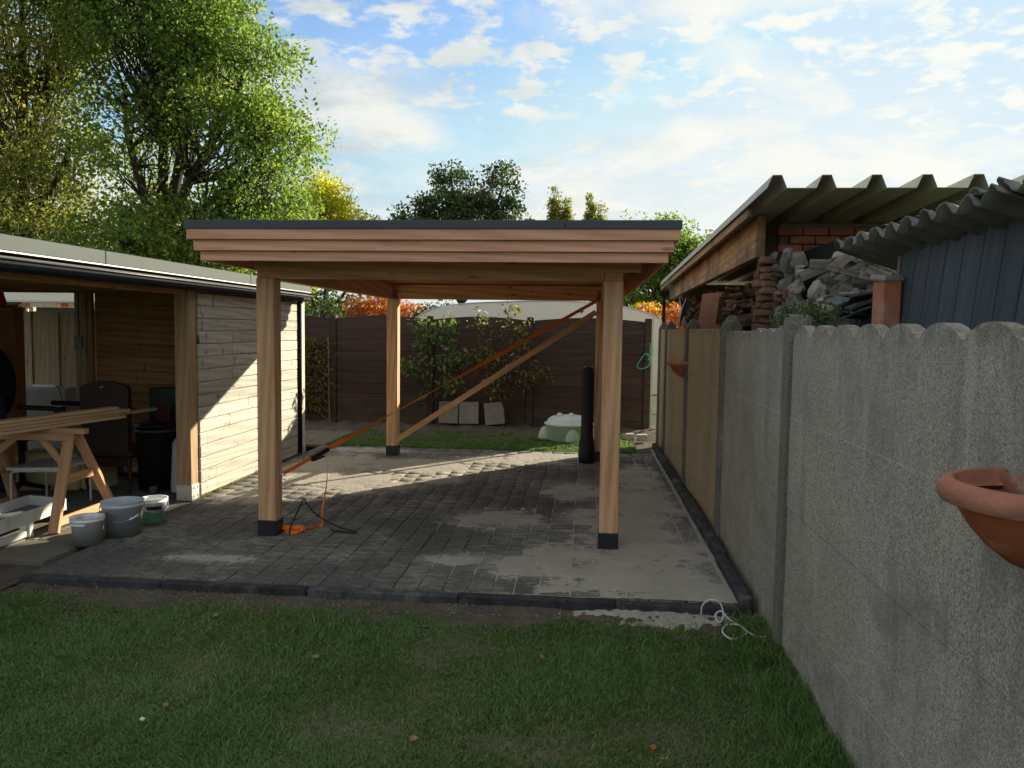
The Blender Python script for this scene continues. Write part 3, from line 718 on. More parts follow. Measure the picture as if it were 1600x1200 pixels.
for a, b2 in zip(fx[:-1], fx[1:]):
    xa, xb = a+.057, b2-.057
    for i in range(10):
        z0, z1 = .0+i*.185, .0+(i+1)*.185-.0008
        if i < 9:
            span('plank', (xa, xb), (FY-.022, FY+.022), (z0, z1), BFENCE, fc, .007)
        else:
            poly = [(xa, z0), (xb, z0)]+[(xb+(xa-xb)*t, 1.845+.055*sin(pi*t)) for t in np.linspace(0, 1, 13)]
            polyprism('arched_plank', poly, 'Y', FY-.022, FY+.022, BFENCE, fc)
tag(span('gate_post', (1.10, 1.12), (FY-.04, FY-.02), (-.05, 1.93), WHITEMET), 'thin white metal post at right end of the brown fence', 'post')
rp = tag(tube('green_rope', spline([(1.05, 12.86, 1.50), (1.06, 12.86, 1.42), (1.05, 12.85, 1.30), (.98, 12.84, 1.32), (.88, 12.84, 1.18), (.86, 12.84, 1.10), (.95, 12.84, 1.08), (1.05, 12.86, 1.14), (1.06, 12.86, 1.28), (1.03, 12.85, 1.22)]), .009, GREENROPE, None, 6),
          'turquoise rope looped over the thin white post by the fence', 'rope')

# ------------------------------------------------------------------ concrete wall on the right
wl_ = root('concrete_wall', (1.12, 6.5, 0), 'weathered precast concrete garden wall with scalloped top along the right side', 'wall')
X0, X1 = 1.105, 1.155
wposts = [(11.62, CW_POST), (10.72, CW_POST), (8.52, CW_POST), (6.33, CW_POST), (4.33, CW_POST)]
for (yy, m) in wposts:
    zt = 1.77
    poly = [(yy-.065, -.2), (yy+.065, -.2), (yy+.065, zt), (yy+.04, zt+.045), (yy, zt+.065), (yy-.04, zt+.045), (yy-.065, zt)]
    if yy < 5: poly = [(yy-.065, -.2), (yy+.065, -.2), (yy+.065, 1.75), (yy+.03, 1.80), (yy-.01, 1.78), (yy-.05, 1.79), (yy-.065, 1.74)]
    if yy < 5: polyprism('post', poly, 'X', 1.085, 1.20, m, wl_)
    else: polyprism('post', [(1.08, -.2), (1.235, -.2), (1.235, 1.70), (1.225, 1.755), (1.19, 1.81), (1.165, 1.832), (1.145, 1.832), (1.12, 1.80), (1.09, 1.755), (1.08, 1.72)], 'Y', yy-.06, yy+.06, m, wl_)
def panel(ya, yb, z0, z1, m, top=None):
    if top is None: return box('panel', ((X0+X1)/2+random.uniform(-.003, .003), (ya+yb)/2, (z0+z1)/2), (.05, yb-ya, z1-z0-.001), m, wl_, 0, .0035)
    top = top[::-1]; return capped('panel', [p[0] for p in top], z0, [p[1] for p in top], X0, X1, m, wl_)
zs = [-.25, .27, .76, 1.25]
bays = [(10.79, 11.55, CW_FAR), (8.59, 10.65, CW_FAR), (6.40, 8.45, CW_FAR), (4.40, 6.26, CW_MID), (1.2, 4.26, CW_NEAR), (-1.0, 1.14, CW_NEAR)]
for (ya, yb, m) in bays:
    for z0, z1 in zip(zs[:-1], zs[1:]): panel(ya, yb, z0, z1, m)
    if m is CW_FAR: panel(ya, yb, 1.25, 1.725, m)
    elif m is CW_MID:
        top = []; k = 40
        for i in range(k+1):
            t = i/k; yy = yb+(ya-yb)*t
            z = 1.70+.0*t+(.022*abs(sin(pi*(yy-4.4)/.31)))*(t > .45)+.008*sin(yy*37)
            top.append((yy, z))
        panel(ya, yb, 1.25, 1.7, m, top)
    else:
        top = []; k = int((yb-ya)/.31)*12
        for i in range(k+1):
            yy = yb+(ya-yb)*i/k; s = abs(sin(pi*(yy-4.26)/.31)); top.append((yy, 1.668+.070*s**.62))
        panel(ya, yb, 1.25, 1.7, m, top)
span('post', (1.085, 1.2), (1.15-.005, 1.195), (-.2, 1.74), CW_POST, wl_)

# ------------------------------------------------------------------ neighbour's outbuilding behind the wall
nb = root('brick_outbuilding', (2.2, 8.5, 0), 'tumbledown brick outbuilding with ribbed metal roof behind the concrete wall', 'building')
def trap(x0, x1, ya, yb, za, zb, pitch=.32):
    """ribbed sheet running along Y, ribs repeat along X"""
    prof = []; x = x0
    while x < x1:
        prof += [(x, .0), (x+.035, .085), (x+.095, .085), (x+.13, .0)]; x += pitch
    V = []; F = []; k = len(prof)
    for (y, zz_) in ((ya, za), (yb, zb)):
        for (x, h) in prof: V.append((x, y, zz_+h))
        for (x, h) in prof: V.append((x, y, zz_+h-.004))
    for i in range(k-1):
        F.append((i, i+1, 2*k+i+1, 2*k+i)); F.append((k+i+1, k+i, 3*k+i, 3*k+i+1)); F.append((i+1, i, k+i, k+i+1)); F.append((2*k+i, 2*k+i+1, 3*k+i+1, 3*k+i))
    return mesh('sheet', V, F)
put('metal_roof', trap(1.19, 4.3, 5.40, 12.9, 2.665, 2.43), SHEETU, nb)
wpz = lambda y: 2.655-(y-5.4)*.0313
def slopebeam(name, x0, x1, ya, yb, za0, za1, zb0, zb1, m):
    V = [(x0, ya, za0), (x1, ya, za0), (x1, ya, za1), (x0, ya, za1), (x0, yb, zb0), (x1, yb, zb0), (x1, yb, zb1), (x0, yb, zb1)]
    F = [(0, 1, 2, 3), (7, 6, 5, 4), (0, 4, 5, 1), (1, 5, 6, 2), (2, 6, 7, 3), (3, 7, 4, 0)]
    c = Vector(((x0+x1)/2, (ya+yb)/2, (za0+za1)/2)); R = Matrix.Translation(c) @ Matrix.Rotation(pi/2, 4, 'Z'); Ri = R.inverted()
    return put(name, mesh(name, [Ri @ Vector(v) for v in V], F), m, nb, R)
slopebeam('verge_board', 1.21, 1.235, 6.1, 12.88, wpz(6.1)-.06, wpz(6.1), wpz(12.88)-.06, wpz(12.88), ORANGEW)
slopebeam('wall_plate', 1.33, 1.40, 6.35, 12.7, wpz(6.35)-.33, wpz(6.35)-.005, wpz(12.7)-.22, wpz(12.7)-.005, ORANGEW)
# brick piers
def brickrow(x, y, z, n_, dx, dy, parent, sx=.20, sy=.095, sz=.065):
    for i in range(n_):
        box('brick', (x+dx*i, y+dy*i, z), (sx-.01, sy, sz-.004), BRICK, parent, random.uniform(-.03, .03), .006, random.uniform(-.02, .02))
pier = put('pier', boxmesh(.17, .17, 2.28, MORTAR, .01), None, nb, Matrix.Translation((1.50, 6.62, 1.14)))
for i in range(15):
    z = 1.30+i*.073
    if z > 2.30: break
    s = random.uniform(-.02, .02)
    box('brick', (1.505+s, 6.60, z), (.21, .22, .066), BRICKD, nb, random.uniform(-.05, .05), .008)
# lintel course of bricks under the roof
for j in range(3):
    for i in range(9):
        box('brick', (1.68+i*.205+(j % 2)*.1, 6.75, 2.40+j*.07), (.195, .095, .062), BRICK, nb, 0, .005)
span('gable_wall', (1.62, 3.6), (6.80, 6.95), (0, 2.62), MORTAR, nb)
span('inner_wall', (2.6, 2.7), (6.96, 11.9), (0, 2.45), MORTAR, nb)
span('end_wall', (1.45, 2.7), (11.9, 12.0), (0, 2.40), MORTAR, nb)
# second pier: two tall hollow bricks with broken plaster
for i, (z, h) in enumerate(((1.56, .26), (1.83, .25), (1.5, .1))[:2]):
    box('brick', (1.45+.008*i, 3.95, z+.01), (.095, .12, h-.012), BRICK, nb, .05, .01)
box('mortar_bed', (1.455, 3.95, 1.70), (.108, .13, .022), MORTAR, nb, .1, .008)
box('mortar_cap', (1.45, 3.94, 1.97), (.11, .13, .03), MORTAR, nb, .2, .015, .1)
def lump(name, c, s, mat, parent, seed, rz=0, rx=0, ry=0, rough=.25):
    rr = random.Random(seed); bm = bmesh.new(); bmesh.ops.create_icosphere(bm, subdivisions=2, radius=.5)
    for v in bm.verts:
        k = 1+rr.uniform(-rough, rough); v.co = Vector((v.co.x*s[0]*k, v.co.y*s[1]*k, v.co.z*s[2]*k))
    m = frombm(name, bm); m.materials.append(mat)
    return put(name, m, None, parent, Matrix.Translation(c) @ Matrix.Rotation(rz, 4, 'Z') @ Matrix.Rotation(ry, 4, 'Y') @ Matrix.Rotation(rx, 4, 'X'))
# broken wall: irregular slabs of render, crumbling bricks
box('mortar_cap', (1.455, 3.86, 1.60), (.05, .02, .16), MORTAR, nb, .1, .008, 0, .2)
def shard(name, c, w, h, t, mat, parent, seed, rz=0, rx=0, ry=0):
    """irregular flat chunk with broken outline"""
    rr = random.Random(seed); k = 9
    poly = [(w/2*cos(2*pi*i/k)*rr.uniform(.75, 1.15), h/2*sin(2*pi*i/k)*rr.uniform(.75, 1.15)) for i in range(k)]
    bm = bmesh.new(); a = [bm.verts.new((x, -t/2, z)) for x, z in poly]; b = [bm.verts.new((x*.92, t/2, z*.92)) for x, z in poly]
    bm.faces.new(a); bm.faces.new(b[::-1])
    for i in range(k): bm.faces.new((a[i], b[i], b[(i+1) % k], a[(i+1) % k]))
    bmesh.ops.recalc_face_normals(bm, faces=bm.faces)
    m = frombm(name, bm); m.materials.append(mat)
    return put(name, m, None, parent, Matrix.Translation(c) @ Matrix.Rotation(rz, 4, 'Z') @ Matrix.Rotation(ry, 4, 'Y') @ Matrix.Rotation(rx, 4, 'X'))
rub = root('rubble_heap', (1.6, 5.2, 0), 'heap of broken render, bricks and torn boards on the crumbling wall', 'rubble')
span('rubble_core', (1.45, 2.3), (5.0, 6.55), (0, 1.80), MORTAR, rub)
span('core_back', (1.75, 2.5), (5.7, 6.56), (1.8, 2.36), plain('dark_backfill', (.03, .03, .03), .9), rub)  # plain near-black block filling the space behind the rubble
def stone(name, c, s_, mat, parent, seed, rz=0, rx=0, ry=0):
    """broken chunk: noisy, flattened, faceted by a low-count hull"""
    rr = random.Random(seed); bm = bmesh.new()
    for _ in range(18):
        v = Vector((rr.gauss(0, 1), rr.gauss(0, 1), rr.gauss(0, 1))).normalized(); v *= rr.uniform(.8, 1.05)
        m_ = max(abs(v.x), abs(v.y), abs(v.z)); v = v.lerp(v/m_, .55)
        bm.verts.new((v.x*s_[0]/2, v.y*s_[1]/2, v.z*s_[2]/2))
    h = bmesh.ops.convex_hull(bm, input=bm.verts[:]); bmesh.ops.delete(bm, geom=list(set(h['geom_interior']+h['geom_unused'])), context='VERTS')
    bmesh.ops.recalc_face_normals(bm, faces=bm.faces)
    m = frombm(name, bm); m.materials.append(mat)
    return put(name, m, None, parent, Matrix.Translation(c) @ Matrix.Rotation(rz, 4, 'Z') @ Matrix.Rotation(ry, 4, 'Y') @ Matrix.Rotation(rx, 4, 'X'))
ztop = lambda y: 1.72+.58*min(1, max(0, (y-4.55)/1.25))
for i in range(170):                                             # crumbling wall end, stepping down towards us
    y = 4.5+2.0*random.random(); zm = ztop(y)
    z = 1.58+(zm-1.58)*random.random()
    big_ = random.random() < .3
    s3 = (random.uniform(.07, .13), random.uniform(.13, .24) if big_ else random.uniform(.06, .14), random.uniform(.10, .20) if big_ else random.uniform(.04, .08))
    stone('render_chunk' if big_ or i % 3 else 'brick_fragment', (1.43+.09*random.random()+(y-4.5)*.01, y, z), s3, MORTAR if big_ or i % 3 else BRICKD, rub, i+40, random.uniform(-.4, .4), random.uniform(-.5, .5), random.uniform(-.2, .2))
for i in range(12):
    box('brick', (1.40+random.uniform(-.01, .05), 6.30+random.uniform(-.05, .08), 1.62+i*.058), (.11, .21, .05), BRICKD, rub, random.uniform(-.15, .15), .01, random.uniform(-.08, .08), random.uniform(-.05, .05))
for i in range(16):
    p = Vector((1.55+random.random()*.62, 4.95+random.random()*.6, 2.0+random.random()*.20)); a = random.uniform(-.6, .9)
    L = random.uniform(.16, .42)
    beam('board_scrap', p-Vector((cos(a)*L/2, .05, sin(a)*L/2*.7)), p+Vector((cos(a)*L/2, -.05, sin(a)*L/2*.7)), random.uniform(.008, .02), random.uniform(.03, .075), OLDW, rub)
for i in range(110):
    p = (1.56+.42*random.random(), 5.0+.5*random.random(), 1.80+.44*random.random())
    if random.random() < .55: stone('render_chunk', p, (random.uniform(.05, .14), random.uniform(.04, .10), random.uniform(.04, .12)), MORTAR, rub, i+300, random.uniform(-1, 1), random.uniform(-1, 1), random.uniform(-1, 1))
    else:
        a = random.uniform(-.8, .8); L = random.uniform(.12, .34)
        beam('board_scrap', Vector(p)-Vector((cos(a)*L/2, .06, sin(a)*L/2)), Vector(p)+Vector((cos(a)*L/2, -.06, sin(a)*L/2)), random.uniform(.008, .025), random.uniform(.03, .09), OLDW, rub)
beam('board_scrap', (1.55, 4.75, 2.22), (2.02, 4.55, 1.93), .03, .085, OLDW, rub)
beam('board_scrap', (1.50, 4.8, 1.93), (1.98, 4.6, 1.96), .05, .022, OLDW, rub)
beam('board_scrap', (1.48, 4.85, 1.80), (1.62, 4.8, 1.95), .03, .07, OLDW, rub)
slt = root('slate_stack', (1.7, 4.7, 0), 'dark stack of broken slates sagging between rubble and brick pier', 'slates')
span('stack_core', (1.48, 2.1), (4.72, 5.1), (0, 1.88), SLATE, slt)
for i in range(110):
    box('slate', (1.40+random.random()*.42, 4.35+random.random()*.45, 1.60+random.random()*.32), (random.uniform(.06, .2), random.uniform(.08, .2), random.uniform(.006, .016)), SLATE, slt,
        random.uniform(-.8, .8), .002, random.uniform(-.35, .35), random.uniform(-.45, .3))
# firewood under the roof, Y 7..12.5
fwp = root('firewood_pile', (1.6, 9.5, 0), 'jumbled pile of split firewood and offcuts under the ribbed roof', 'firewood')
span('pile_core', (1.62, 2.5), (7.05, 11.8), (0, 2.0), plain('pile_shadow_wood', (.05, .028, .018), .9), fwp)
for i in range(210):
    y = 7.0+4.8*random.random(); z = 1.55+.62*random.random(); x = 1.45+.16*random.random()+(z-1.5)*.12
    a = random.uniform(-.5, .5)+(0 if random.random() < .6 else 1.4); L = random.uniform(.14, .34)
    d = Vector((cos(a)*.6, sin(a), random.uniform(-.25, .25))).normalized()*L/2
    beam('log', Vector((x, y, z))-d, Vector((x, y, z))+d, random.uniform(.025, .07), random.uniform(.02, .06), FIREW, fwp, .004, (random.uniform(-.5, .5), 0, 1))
dw = root('wooden_drawer', (1.45, 9.4, 0), 'red brown wooden drawer tilted on top of the firewood pile', 'drawer')
DW = wood('drawer_wood', (.17, .075, .045), (.27, .125, .075), .5, knots=0)
box('front_panel', (1.42, 9.0, 1.93), (.03, .62, .42), DW, dw, .25, .006, 0, .12)
box('side_panel', (1.53, 9.32, 2.02), (.22, .02, .30), DW, dw, .25, .004, 0, .12)
box('side_panel', (1.53, 8.70, 1.92), (.22, .02, .30), DW, dw, .25, .004, 0, .12)
tp = root('grey_tarp', (1.40, 11.4, 0), 'crumpled pale grey plastic sheet hanging at far end of firewood', 'tarp')
for i in range(5):
    shard('fold', (1.36+.03*i, 11.2+.22*i, 1.95+.04*i), .12, .42, .02, plain('pale_plastic', (.36, .33, .30), .5, bmp=.3), tp, i+5, 1.1, random.uniform(-.5, .2), random.uniform(-.5, .5))
dp = root('downpipe', (1.28, 12.95, 0), 'slim black downpipe with square hopper at the far roof corner', 'downpipe')
span('pipe', (1.25, 1.30), (12.95, 13.0), (0, 2.28), GUTTER, dp)
span('hopper', (1.20, 1.35), (12.90, 13.03), (2.27, 2.36), GUTTER, dp)
# corrugated fibre cement roof over clad lean-to
ln = root('clad_lean_to', (1.8, 3.0, 0), 'lean-to clad in blue grey boards under a mossy corrugated sheet', 'shed')
def corr(x0, x1, ya, yb, z0, slope, per=.177, amp=.027, jag=0.0, seed=1):
    rr = random.Random(seed); ny = int((yb-ya)/per*10); nx = 10; V = []; F = []
    ed = [rr.uniform(-1, 1)*jag for _ in range(ny+1)]
    for s in (0, 1):
        for i in range(ny+1):
            y = ya+(yb-ya)*i/ny; xs = x0+ed[i]*.5+ed[(i//4)*4]*.7
            for j in range(nx+1):
                x = xs+(x1-xs)*j/nx; V.append((x, y, z0+slope*(x-x0)+amp*sin(2*pi*(y-ya)/per)-s*.007))
    K = (ny+1)*(nx+1)
    for i in range(ny):
        for j in range(nx):
            a = i*(nx+1)+j; F.append((a, a+1, a+nx+2, a+nx+1)); F.append((K+a+nx+1, K+a+nx+2, K+a+1, K+a))
        a = i*(nx+1); F.append((a, a+nx+1, K+a+nx+1, K+a)); a += nx; F.append((a+nx+1, a, K+a, K+a+nx+1))
    for j in range(nx):
        a = j; F.append((a+1, a, K+a, K+a+1)); a = ny*(nx+1)+j; F.append((a, a+1, K+a+1, K+a))
    return mesh('corr', V, F, True)
put('corrugated_sheet', corr(1.34, 1.78, 2.72, 4.42, 2.178, -.33, jag=.01, seed=3), ETERNIT, ln)
put('corrugated_sheet', corr(1.37, 1.95, .6, 2.98, 2.200, -.30, jag=.012, seed=5), ETERNIT, ln)
for i in range(9):
    lump('moss', (1.38+random.uniform(0, .05), 2.9+i*.15, 2.19+random.uniform(0, .012)), (.05, .08, .016), plain('moss', (.035, .04, .02), 1.0) if i == 0 else bpy.data.materials['moss'], ln, i)
for i in range(17):
    y = 3.92-i*.155
    beam('cladding_board', (1.50, y+.08, 1.2), (1.53, y-.06, 2.115-.0*i), .018, .145, CLADD, ln, .003, (0, 1, 0))
span('backing', (1.62, 1.66), (1.2, 3.98), (0, 2.03), CLADD, ln)
beam('corner_batten', (1.49, 3.985, 1.2), (1.53, 3.975, 2.08), .03, .03, OLDW, ln, .003, (0, 1, 0))

# ------------------------------------------------------------------ terracotta wall pots
def wallpot(loc, R, label, wire=True):
    t = root('wall_pot', loc, label, 'wall pot', 'terracotta pots hung on the concrete wall')
    sc_ = R/.23
    pr = [(.225, -.052), (.232, -.040), (.232, -.022), (.215, -.004), (.203, .0), (.195, -.004), (.192, -.03), (.175, -.04)]
    lathe('rim', [(a*sc_, b*sc_) for a, b in pr], TERRARIM, t, loc, 40, pi/2, 3*pi/2)
    bw = [(.196, -.045), (.185, -.075), (.16, -.115), (.125, -.155), (.08, -.19), (.03, -.21), (0, -.215)]
    bo = lathe('bowl', [(a*sc_, b*sc_) for a, b in bw], TERRA, t, loc, 40, pi/2, 3*pi/2)
    back = [(-.2, -.01), (-.19, -.075), (-.125, -.155), (-.03, -.21), (.03, -.21), (.125, -.155), (.19, -.075), (.2, -.01), (.06, .0), (.045, .07), (-.045, .07), (-.06, .0)]
    poly = [(loc[1]+a*sc_, loc[2]+b*sc_) for a, b in back]
    polyprism('back_plate', poly, 'X', loc[0]-.012, loc[0]+.0, TERRARIM, t)
    lathe('soil', [(0, -.055*sc_), (.188*sc_, -.05*sc_)], SOIL, t, loc, 30, pi/2, 3*pi/2)
    if wire:
        tube('wire', spline([(loc[0]-.014, loc[1]+.03, loc[2]+.05), (loc[0]-.02, loc[1]+.015, loc[2]+.10), (loc[0]-.008, loc[1]+.0, loc[2]+.2), (loc[0]-.004, loc[1]-.02, loc[2]+.30)]), .002, WIREM, t, 6)
    return t
wallpot((1.096, 1.91, 1.355), .235, 'large terracotta half bowl hung by wire on the near end of the wall')
wallpot((1.096, 8.62, 1.375), .20, 'small terracotta half bowl on the far tan stretch of the wall', False)

# ------------------------------------------------------------------ caravan behind the fence
cv = root('caravan', (-.9, 16, 0), 'cream caravan with rounded roof showing above the brown fence', 'caravan')
prof = [(-3.42, .5), (-3.42, 1.75), (-3.30, 1.90), (-2.95, 2.08), (-2.3, 2.18), (-1.2, 2.235), (-.4, 2.245), (.4, 2.20), (.95, 2.10), (1.30, 1.98), (1.42, 1.90), (1.45, 1.5), (1.42, .5)]
polyprism('body', prof, 'Y', 15.0, 17.1, CREAM, cv)
top = spline([(x, 14.995, z+.004) for x, z in prof[1:12]], 6)
tube('roof_rail', top, .012, CREAMR, cv, 6)
for xx in (-1.4, -.5):
    w_ = lathe('wheel', [(0, 0), (.3, 0), (.33, .05), (.33, .16), (0, .2)], BLACKM, cv, (0, 0, 0), 24)
    w_.matrix_local = WM[cv.name].inverted() @ (Matrix.Translation((xx, 15.15, .33)) @ Matrix.Rotation(pi/2, 4, 'X'))
span('window', (-2.6, -1.2), (14.985, 14.999), (1.25, 1.75), plain('dark_window', (.02, .025, .03), .1, .6), cv, .002)

# ------------------------------------------------------------------ leaves and trees
def leaves(pts, size, seed, droop=.3, aspect=.62):
    """two-triangle folded leaf at each point"""
    g = np.random.default_rng(seed); N = len(pts); pts = np.asarray(pts)
    d = g.normal(0, 1, (N, 3)); d[:, 2] -= droop; d /= np.linalg.norm(d, axis=1)[:, None]
    s = np.cross(d, g.normal(0, 1, (N, 3))); s /= np.linalg.norm(s, axis=1)[:, None]; nn = np.cross(d, s)
    L = (size*g.uniform(.6, 1.25, N))[:, None]
    a = pts; b = pts+d*L*.45+s*L*aspect*.5+nn*L*.12; c = pts+d*L; e = pts+d*L*.45-s*L*aspect*.5+nn*L*.12
    V = np.stack([a, b, c, e], 1).reshape(-1, 3); i = np.arange(N)*4
    F = np.stack([i, i+1, i+2, i, i+2, i+3], 1)
    return V, F.reshape(-1), np.full(2*N, 3)
def crown_pts(blobs, nclus, per, spread, seed, shell=.55):
    g = np.random.default_rng(seed); vol = np.array([b[3]*b[4]*b[5] for b in blobs]); vol = vol/vol.sum(); out = []; cl = []
    for b, f in zip(blobs, vol):
        k = max(3, int(nclus*f)); d = g.normal(0, 1, (k, 3)); d /= np.linalg.norm(d, axis=1)[:, None]
        r = (shell+(1-shell)*g.random(k)**.7)*g.uniform(.74, 1.04, k); c = np.array(b[:3])+d*r[:, None]*np.array(b[3:6]); cl.append(c)
    cl = np.concatenate(cl)
    sp = spread*g.uniform(.6, 1.3, len(cl))
    P = cl.repeat(per, 0)+np.clip(g.normal(0, 1, (len(cl)*per, 3)), -1.5, 1.5)*sp.repeat(per)[:, None]*np.array([1, 1, .7])
    return P, cl
def tree(name, base, blobs, nclus, per, spread, lsize, mat, label, cat='tree', group=None, trunk=.2, seed=1, twigs=.5, fork=None, shell=.5):
    t = root(name, base, label, cat, group)
    P, cl = crown_pts(blobs, nclus, per, spread, seed, shell)
    V, L, S = leaves(P, lsize, seed); put('crown', npmesh('crown', V, L, S), mat, t)
    rr = random.Random(seed); VV = []; FF = []
    def add(pts, rad, sg):
        v, f = tubemesh(pts, rad, sg, False); o = len(VV); VV.extend(v); FF.extend([tuple(a+o for a in q) for q in f])
    base = Vector(base); top = fork if fork else base.lerp(Vector((sum(b[0] for b in blobs)/len(blobs), sum(b[1] for b in blobs)/len(blobs), sum(b[2] for b in blobs)/len(blobs))), .45)
    top = Vector(top); add([base, base.lerp(top, .5)+Vector((rr.uniform(-.1, .1), 0, 0)), top], [trunk, trunk*.8, trunk*.62], 8)
    for b in blobs:
        c = Vector(b[:3]); mid = top.lerp(c, .5)+Vector((rr.uniform(-.3, .3), rr.uniform(-.3, .3), -.1*b[5]))
        tip = c+Vector((0, 0, b[5]*.6)); path = spline([top, mid, c, tip], 4); R0 = trunk*.45
        add(path, [R0*(1-.85*i/(len(path)-1)) for i in range(len(path))], 6)
        near = [Vector(q) for q in cl if (Vector(q)-c).length < max(b[3:6])*1.1]; rr.shuffle(near)
        for q in near[:int(len(near)*twigs)]:
            s = path[rr.randrange(len(path)//3, len(path))]
            if q.z < s.z: s = path[len(path)//3]
            m_ = s.lerp(q, .5)+Vector((rr.uniform(-.2, .2), rr.uniform(-.2, .2), -.08*(q-s).length)); add([s, m_, q], [R0*.22, R0*.12, .006], 4)
    put('trunk', mesh('trunk', VV, FF, True), BARK, t)
    return t
# big maple behind the shed
tree('maple_tree', (-10.6, 19, -.2), [(-10.6, 18.6, 9.6, 2.6, 2.4, 2.7), (-8.5, 18.6, 7.4, 1.7, 2.0, 1.9), (-7.9, 18.8, 6.0, 1.5, 1.8, 1.3), (-8.2, 19, 4.6, 1.5, 1.8, 1.2), (-11.4, 18.6, 6.4, 1.9, 1.6, 1.5), (-9.6, 18.8, 3.9, 2.6, 2.0, 1.3), (-10.1, 19, 10.4, 1.5, 1.6, 2.2), (-11.0, 17.6, 3.6, 1.6, 1.3, 1.1)],
     820, 82, .33, .115, LEAF_G, 'tall green maple with dense crown rising behind the shed roof', trunk=.36, seed=11, fork=(-10.9, 19, 3.4), twigs=.3)
tree('maple_tree', (-15.2, 19.5, -.2), [(-14.4, 19, 9.2, 2.9, 2.4, 2.9), (-17.6, 19.6, 8.4, 2.4, 2.4, 3.2), (-15.2, 18.6, 5.0, 2.9, 2.2, 1.7), (-12.8, 19.4, 11.6, 2.3, 2, 2.2), (-17.2, 19, 4.6, 2.0, 2.0, 1.6), (-13.6, 18, 3.4, 2.2, 1.8, 1.2), (-13.0, 18.6, 5.8, 1.5, 1.4, 1.3)],
     820, 80, .40, .12, LEAF_Y2, 'olive green maple with thin upright limbs at the far left', trunk=.34, seed=12, fork=(-15.2, 19.5, 3.0), twigs=.25, shell=.35)
tree('maple_tree', (-20.5, 23, -.2), [(-20.5, 23, 7, 3.6, 3, 3.4), (-18.0, 23.5, 4.2, 3.2, 2.4, 2.2), (-14, 24.5, 4.2, 3.4, 2, 2.4)], 420, 56, .45, .16, LEAF_Y2, 'distant green tree filling the gap low between the maples', trunk=.3, seed=13)
tree('birch_tree', (-8.6, 25, -.2), [(-8.7, 25, 5.0, 1.4, 1.4, 1.7), (-7.5, 25, 4.2, 1.2, 1.2, 1.2), (-10.2, 25, 4.2, 1.6, 1.4, 1.8)], 520, 75, .24, .10, LEAF_Y, 'bright yellow autumn tree behind the maple beside the carport roof', trunk=.14, seed=14)
tree('oak_tree', (-4.7, 28, -.2), [(-4.6, 28, 5.6, 1.9, 1.6, 1.3), (-4.9, 28, 6.9, .8, .8, .8), (-3.1, 28, 6.6, .9, .9, .9), (-6.2, 28, 5.6, .95, .9, .8), (-2.7, 28, 5.3, .8, .8, .7)], 300, 46, .2, .14, LEAF_D, 'dark green loose tree rising above the middle of the carport roof', trunk=.2, seed=15, twigs=.8)
def poplar(x, y, h, w, lab, seed):
    tree('poplar_tree', (x, y, -.2), [(x-w*.22, y, h*.62, w*.30, w*.3, h*.36), (x+w*.24, y, h*.60, w*.24, w*.3, h*.33)], 420, 30, .20, .20, LEAF_P, lab, group='pair of pale poplars beyond the carport', trunk=.2, seed=seed, twigs=.1)
poplar(-2.1, 60, 13.2, 2.0, 'wider and taller pale poplar left above the carport roof', 16)
poplar(.55, 60, 12.3, 1.75, 'narrower pale poplar right above the carport roof', 17)
tree('ash_tree', (2.6, 24, -.2), [(2.2, 24, 4.2, 1.2, 1.2, 1.1), (3.2, 24, 3.5, 1.3, 1.2, 1.1), (2.0, 24, 3.0, 1.6, 1.2, .9), (3.4, 24, 2.4, 1.2, 1, .9)], 460, 60, .20, .11, LEAF_G, 'rounded green tree between carport roof and brick outbuilding', trunk=.14, seed=18)
tree('rowan_shrub', (-5.9, 22, -.2), [(-5.9, 22, 2.0, 1.15, .9, .75), (-5.0, 22, 1.9, .8, .8, .6)], 150, 60, .16, .08, LEAF_R, 'orange red autumn shrub above the fence behind the rear left post', 'shrub', trunk=.06, seed=19, twigs=.1)
tree('rowan_shrub', (2.4, 19, -.2), [(2.0, 19, 2.05, .8, .5, .4), (2.9, 19, 2.0, .7, .5, .35)], 80, 50, .12, .07, LEAF_R, 'small russet shrub above the caravan right of the carport', 'shrub', trunk=.05, seed=20, twigs=.1)
tree('yellow_shrub', (1.5, 20, -.2), [(1.45, 20, 2.15, .45, .4, .3)], 40, 50, .1, .07, LEAF_Y, 'little yellow shrub above the caravan beside the front right post', 'shrub', trunk=.05, seed=21, twigs=.1)
tree('laurel_hedge', (-7.2, 19, -.2), [(-7.9, 19, 1.6, 1.2, .9, 1.15), (-6.7, 19, 1.5, 1.0, .9, 1.0), (-9.6, 19, 1.5, 1.4, .9, 1.1)], 260, 60, .14, .09, LEAF_D, 'dark green hedge just behind the fence left of the red shrub', 'hedge', trunk=.06, seed=22, twigs=.1)
tree('laurel_hedge', (-3.6, 21, -.2), [(-4.0, 21, 1.6, 1.2, .9, .9), (-2.4, 21, 1.5, 1.3, .9, .8)], 180, 60, .14, .09, LEAF_D, 'dark green hedge between red shrub and caravan roof', 'hedge', trunk=.06, seed=23, twigs=.1)
for i, (x, y, w, h) in enumerate(((-26, 30, 7, 6), (9, 34, 7, 3.2), (20, 32, 8, 3.5), (-14, 34, 6, 4), (33, 30, 8, 5))):
    tree('hedgerow_tree', (x, y, -.2), [(x, y, h*.5, w*.6, 2, h*.5), (x+w*.4, y, h*.4, w*.5, 2, h*.4)], 220, 40, .5, .3, LEAF_D, ['broad dark trees beyond the shed on the far left', 'low dark tree hidden behind the outbuilding roof', 'dark trees far right behind the outbuilding', 'dark tree mass behind the maples', 'tall dark tree at the far right beyond the wall'][i], seed=30+i, trunk=.2, twigs=.1)

